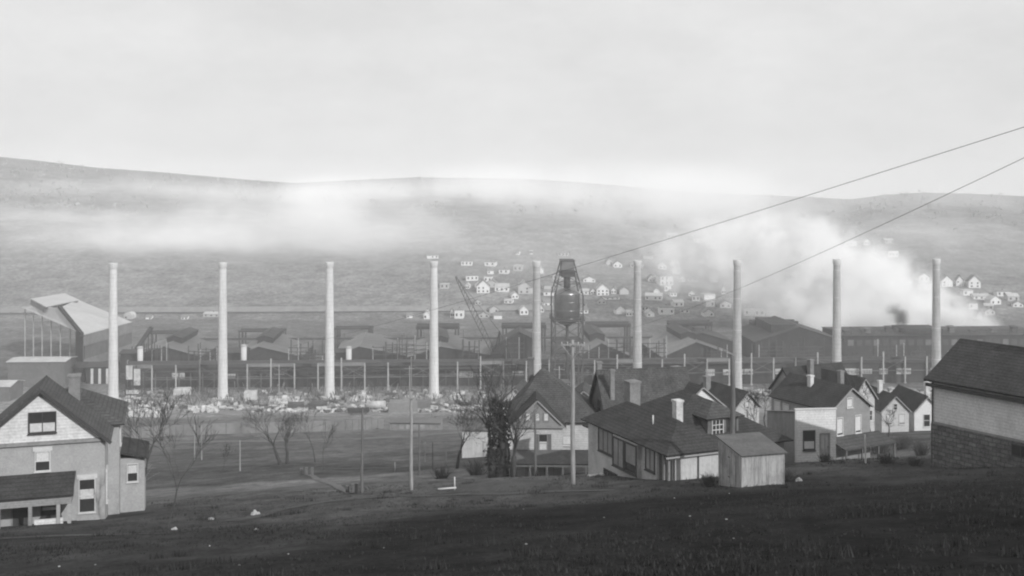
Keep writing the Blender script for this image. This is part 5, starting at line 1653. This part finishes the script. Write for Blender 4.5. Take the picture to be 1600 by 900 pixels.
# ------------------------------------------------------------------ smoke: soft blobs with turbulent edges
def smoke(name, label, blobs, dens, box, nscale=.035, thr=(.38, .62), step=.5, cut=.03, aniso=-.2, color=.97):
    """blobs: (centre, (rx, ry, rz), weight) in world metres"""
    mb = MB(); mb.box(*box)
    m = bpy.data.materials.new(name + ' vapour'); m.use_nodes = True
    t = m.node_tree; t.nodes.clear()
    out = N(t, 'ShaderNodeOutputMaterial'); pv = N(t, 'ShaderNodeVolumePrincipled')
    pv.inputs['Color'].default_value = (color, color, color, 1); pv.inputs['Anisotropy'].default_value = aniso
    t.links.new(pv.outputs[0], out.inputs['Volume'])
    geo = N(t, 'ShaderNodeNewGeometry')
    nz = N(t, 'ShaderNodeTexNoise'); nz.inputs['Scale'].default_value = nscale; nz.inputs['Detail'].default_value = 4; nz.inputs['Roughness'].default_value = .6
    t.links.new(geo.outputs['Position'], nz.inputs['Vector'])
    # displace the lookup a little so that outlines billow
    sub = N(t, 'ShaderNodeVectorMath', operation='SUBTRACT'); sub.inputs[1].default_value = (.5, .5, .5)
    t.links.new(nz.outputs['Color'], sub.inputs[0])
    sc = N(t, 'ShaderNodeVectorMath', operation='SCALE'); sc.inputs['Scale'].default_value = .45 / nscale
    t.links.new(sub.outputs[0], sc.inputs[0])
    ad = N(t, 'ShaderNodeVectorMath', operation='ADD'); t.links.new(geo.outputs['Position'], ad.inputs[0]); t.links.new(sc.outputs[0], ad.inputs[1])
    acc = None
    for c, r, wt in blobs:
        s1 = N(t, 'ShaderNodeVectorMath', operation='SUBTRACT'); s1.inputs[1].default_value = c; t.links.new(ad.outputs[0], s1.inputs[0])
        s2 = N(t, 'ShaderNodeVectorMath', operation='DIVIDE'); s2.inputs[1].default_value = r; t.links.new(s1.outputs[0], s2.inputs[0])
        dt = N(t, 'ShaderNodeVectorMath', operation='DOT_PRODUCT'); t.links.new(s2.outputs[0], dt.inputs[0]); t.links.new(s2.outputs[0], dt.inputs[1])
        ng = N(t, 'ShaderNodeMath', operation='MULTIPLY'); ng.inputs[1].default_value = -1.6; t.links.new(dt.outputs['Value'], ng.inputs[0])
        ex = N(t, 'ShaderNodeMath', operation='EXPONENT'); t.links.new(ng.outputs[0], ex.inputs[0])
        ml = N(t, 'ShaderNodeMath', operation='MULTIPLY'); ml.inputs[1].default_value = wt; t.links.new(ex.outputs[0], ml.inputs[0])
        if acc is None: acc = ml.outputs[0]
        else:
            a_ = N(t, 'ShaderNodeMath', operation='ADD'); t.links.new(acc, a_.inputs[0]); t.links.new(ml.outputs[0], a_.inputs[1]); acc = a_.outputs[0]
    mrn = N(t, 'ShaderNodeMapRange'); mrn.inputs['From Min'].default_value = thr[0]; mrn.inputs['From Max'].default_value = thr[1]; mrn.inputs['To Min'].default_value = .1; mrn.inputs['To Max'].default_value = 1.4
    t.links.new(nz.outputs['Fac'], mrn.inputs['Value'])
    m1 = N(t, 'ShaderNodeMath', operation='MULTIPLY'); t.links.new(acc, m1.inputs[0]); t.links.new(mrn.outputs[0], m1.inputs[1])
    m0 = N(t, 'ShaderNodeMath', operation='SUBTRACT'); m0.inputs[1].default_value = cut; t.links.new(m1.outputs[0], m0.inputs[0]); 
    mxx = N(t, 'ShaderNodeMath', operation='MAXIMUM'); mxx.inputs[1].default_value = 0; t.links.new(m0.outputs[0], mxx.inputs[0])
    m2 = N(t, 'ShaderNodeMath', operation='MULTIPLY'); m2.inputs[1].default_value = dens; t.links.new(mxx.outputs[0], m2.inputs[0])
    t.links.new(m2.outputs[0], pv.inputs['Density'])
    try: m.cycles.volume_step_rate = step
    except Exception: pass
    o = mb.build(name, m)
    tag(o, label, 'smoke', kind='stuff')
    return o
def W3(px, py, d): return tuple(P(px, py, d))
bl = [(W3(1556, 521, 545), (5, 9, 5), 1), (W3(1525, 508, 548), (11, 12, 8), 1), (W3(1488, 496, 552), (15, 16, 12), 1.1), (W3(1440, 478, 558), (19, 20, 16), 1.1), (W3(1390, 452, 566), (22, 22, 18), 1.1),
      (W3(1345, 470, 572), (26, 22, 22), 1), (W3(1310, 425, 580), (26, 24, 19), .9), (W3(1265, 370, 590), (20, 24, 13), .62), (W3(1200, 365, 600), (28, 26, 14), .5), (W3(1255, 470, 590), (32, 26, 24), .6), (W3(1390, 505, 560), (38, 18, 10), 1), (W3(1290, 512, 560), (36, 18, 9), .7),
      (W3(1130, 395, 615), (34, 26, 22), .5), (W3(1190, 430, 610), (34, 26, 24), .55), (W3(1050, 410, 620), (38, 26, 26), .3)]
smoke('smoke_plume', 'thick white smoke billowing up and leftward from the mill at right', bl, .15, (40, 292, 505, 668, 3, 98), .05, aniso=-.5, color=.995, cut=.10)
bl = [(W3(1415, 518, 512), (2.2, 2.2, 3.0), 1), (W3(1412, 508, 512), (2.6, 2.6, 4), 1), (W3(1407, 497, 513), (3.4, 3, 4.6), .8), (W3(1398, 487, 514), (5, 3.4, 4), .5)]
smoke('dark_smoke', 'small dark smoke curl rising from a flue in front of the white smoke', bl, .5, (162, 204, 502, 525, 7, 32), .3, color=.12, step=.6)
bl = [(W3(60, 340, 1000), (160, 120, 10), .5), (W3(110, 365, 950), (110, 90, 6), .5), (W3(200, 300, 1100), (220, 120, 12), .14), (W3(280, 372, 840), (120, 60, 13), .36), (W3(450, 362, 860), (140, 70, 20), .42), (W3(520, 330, 960), (150, 90, 22), .3), (W3(580, 305, 1120), (150, 120, 18), .28), (W3(430, 400, 950), (200, 120, 16), .25),
      (W3(850, 300, 1150), (190, 120, 24), .6), (W3(1020, 340, 1100), (140, 120, 40), .85), (W3(1000, 400, 1000), (120, 100, 26), .6), (W3(1130, 340, 1100), (90, 100, 26), .5), (W3(760, 370, 1000), (140, 100, 26), .2), (W3(1480, 370, 1000), (160, 100, 18), .2), (W3(1000, 455, 800), (90, 60, 18), .35), (W3(700, 440, 850), (680, 160, 60), .13), (W3(900, 320, 1180), (850, 150, 34), .24)]
smoke('smoke_bank', 'thin pale smoke bank drifting along the far hills', bl, .024, (-680, 560, 700, 1300, 8, 121), .008, step=1, aniso=-.4, color=.99)

# ------------------------------------------------------------------ the hazy air
mb = MB(); mb.box(-2620, 2620, -60, 3030, -45, 128)
m = bpy.data.materials.new('hazy air'); m.use_nodes = True
t = m.node_tree; t.nodes.clear()
out = N(t, 'ShaderNodeOutputMaterial'); pv = N(t, 'ShaderNodeVolumePrincipled')
pv.inputs['Color'].default_value = (.96, .96, .96, 1); pv.inputs['Density'].default_value = HAZE; pv.inputs['Anisotropy'].default_value = -.15
t.links.new(pv.outputs[0], out.inputs['Volume'])
o = mb.build('haze', m); tag(o, 'smoky valley haze', 'haze', kind='stuff')
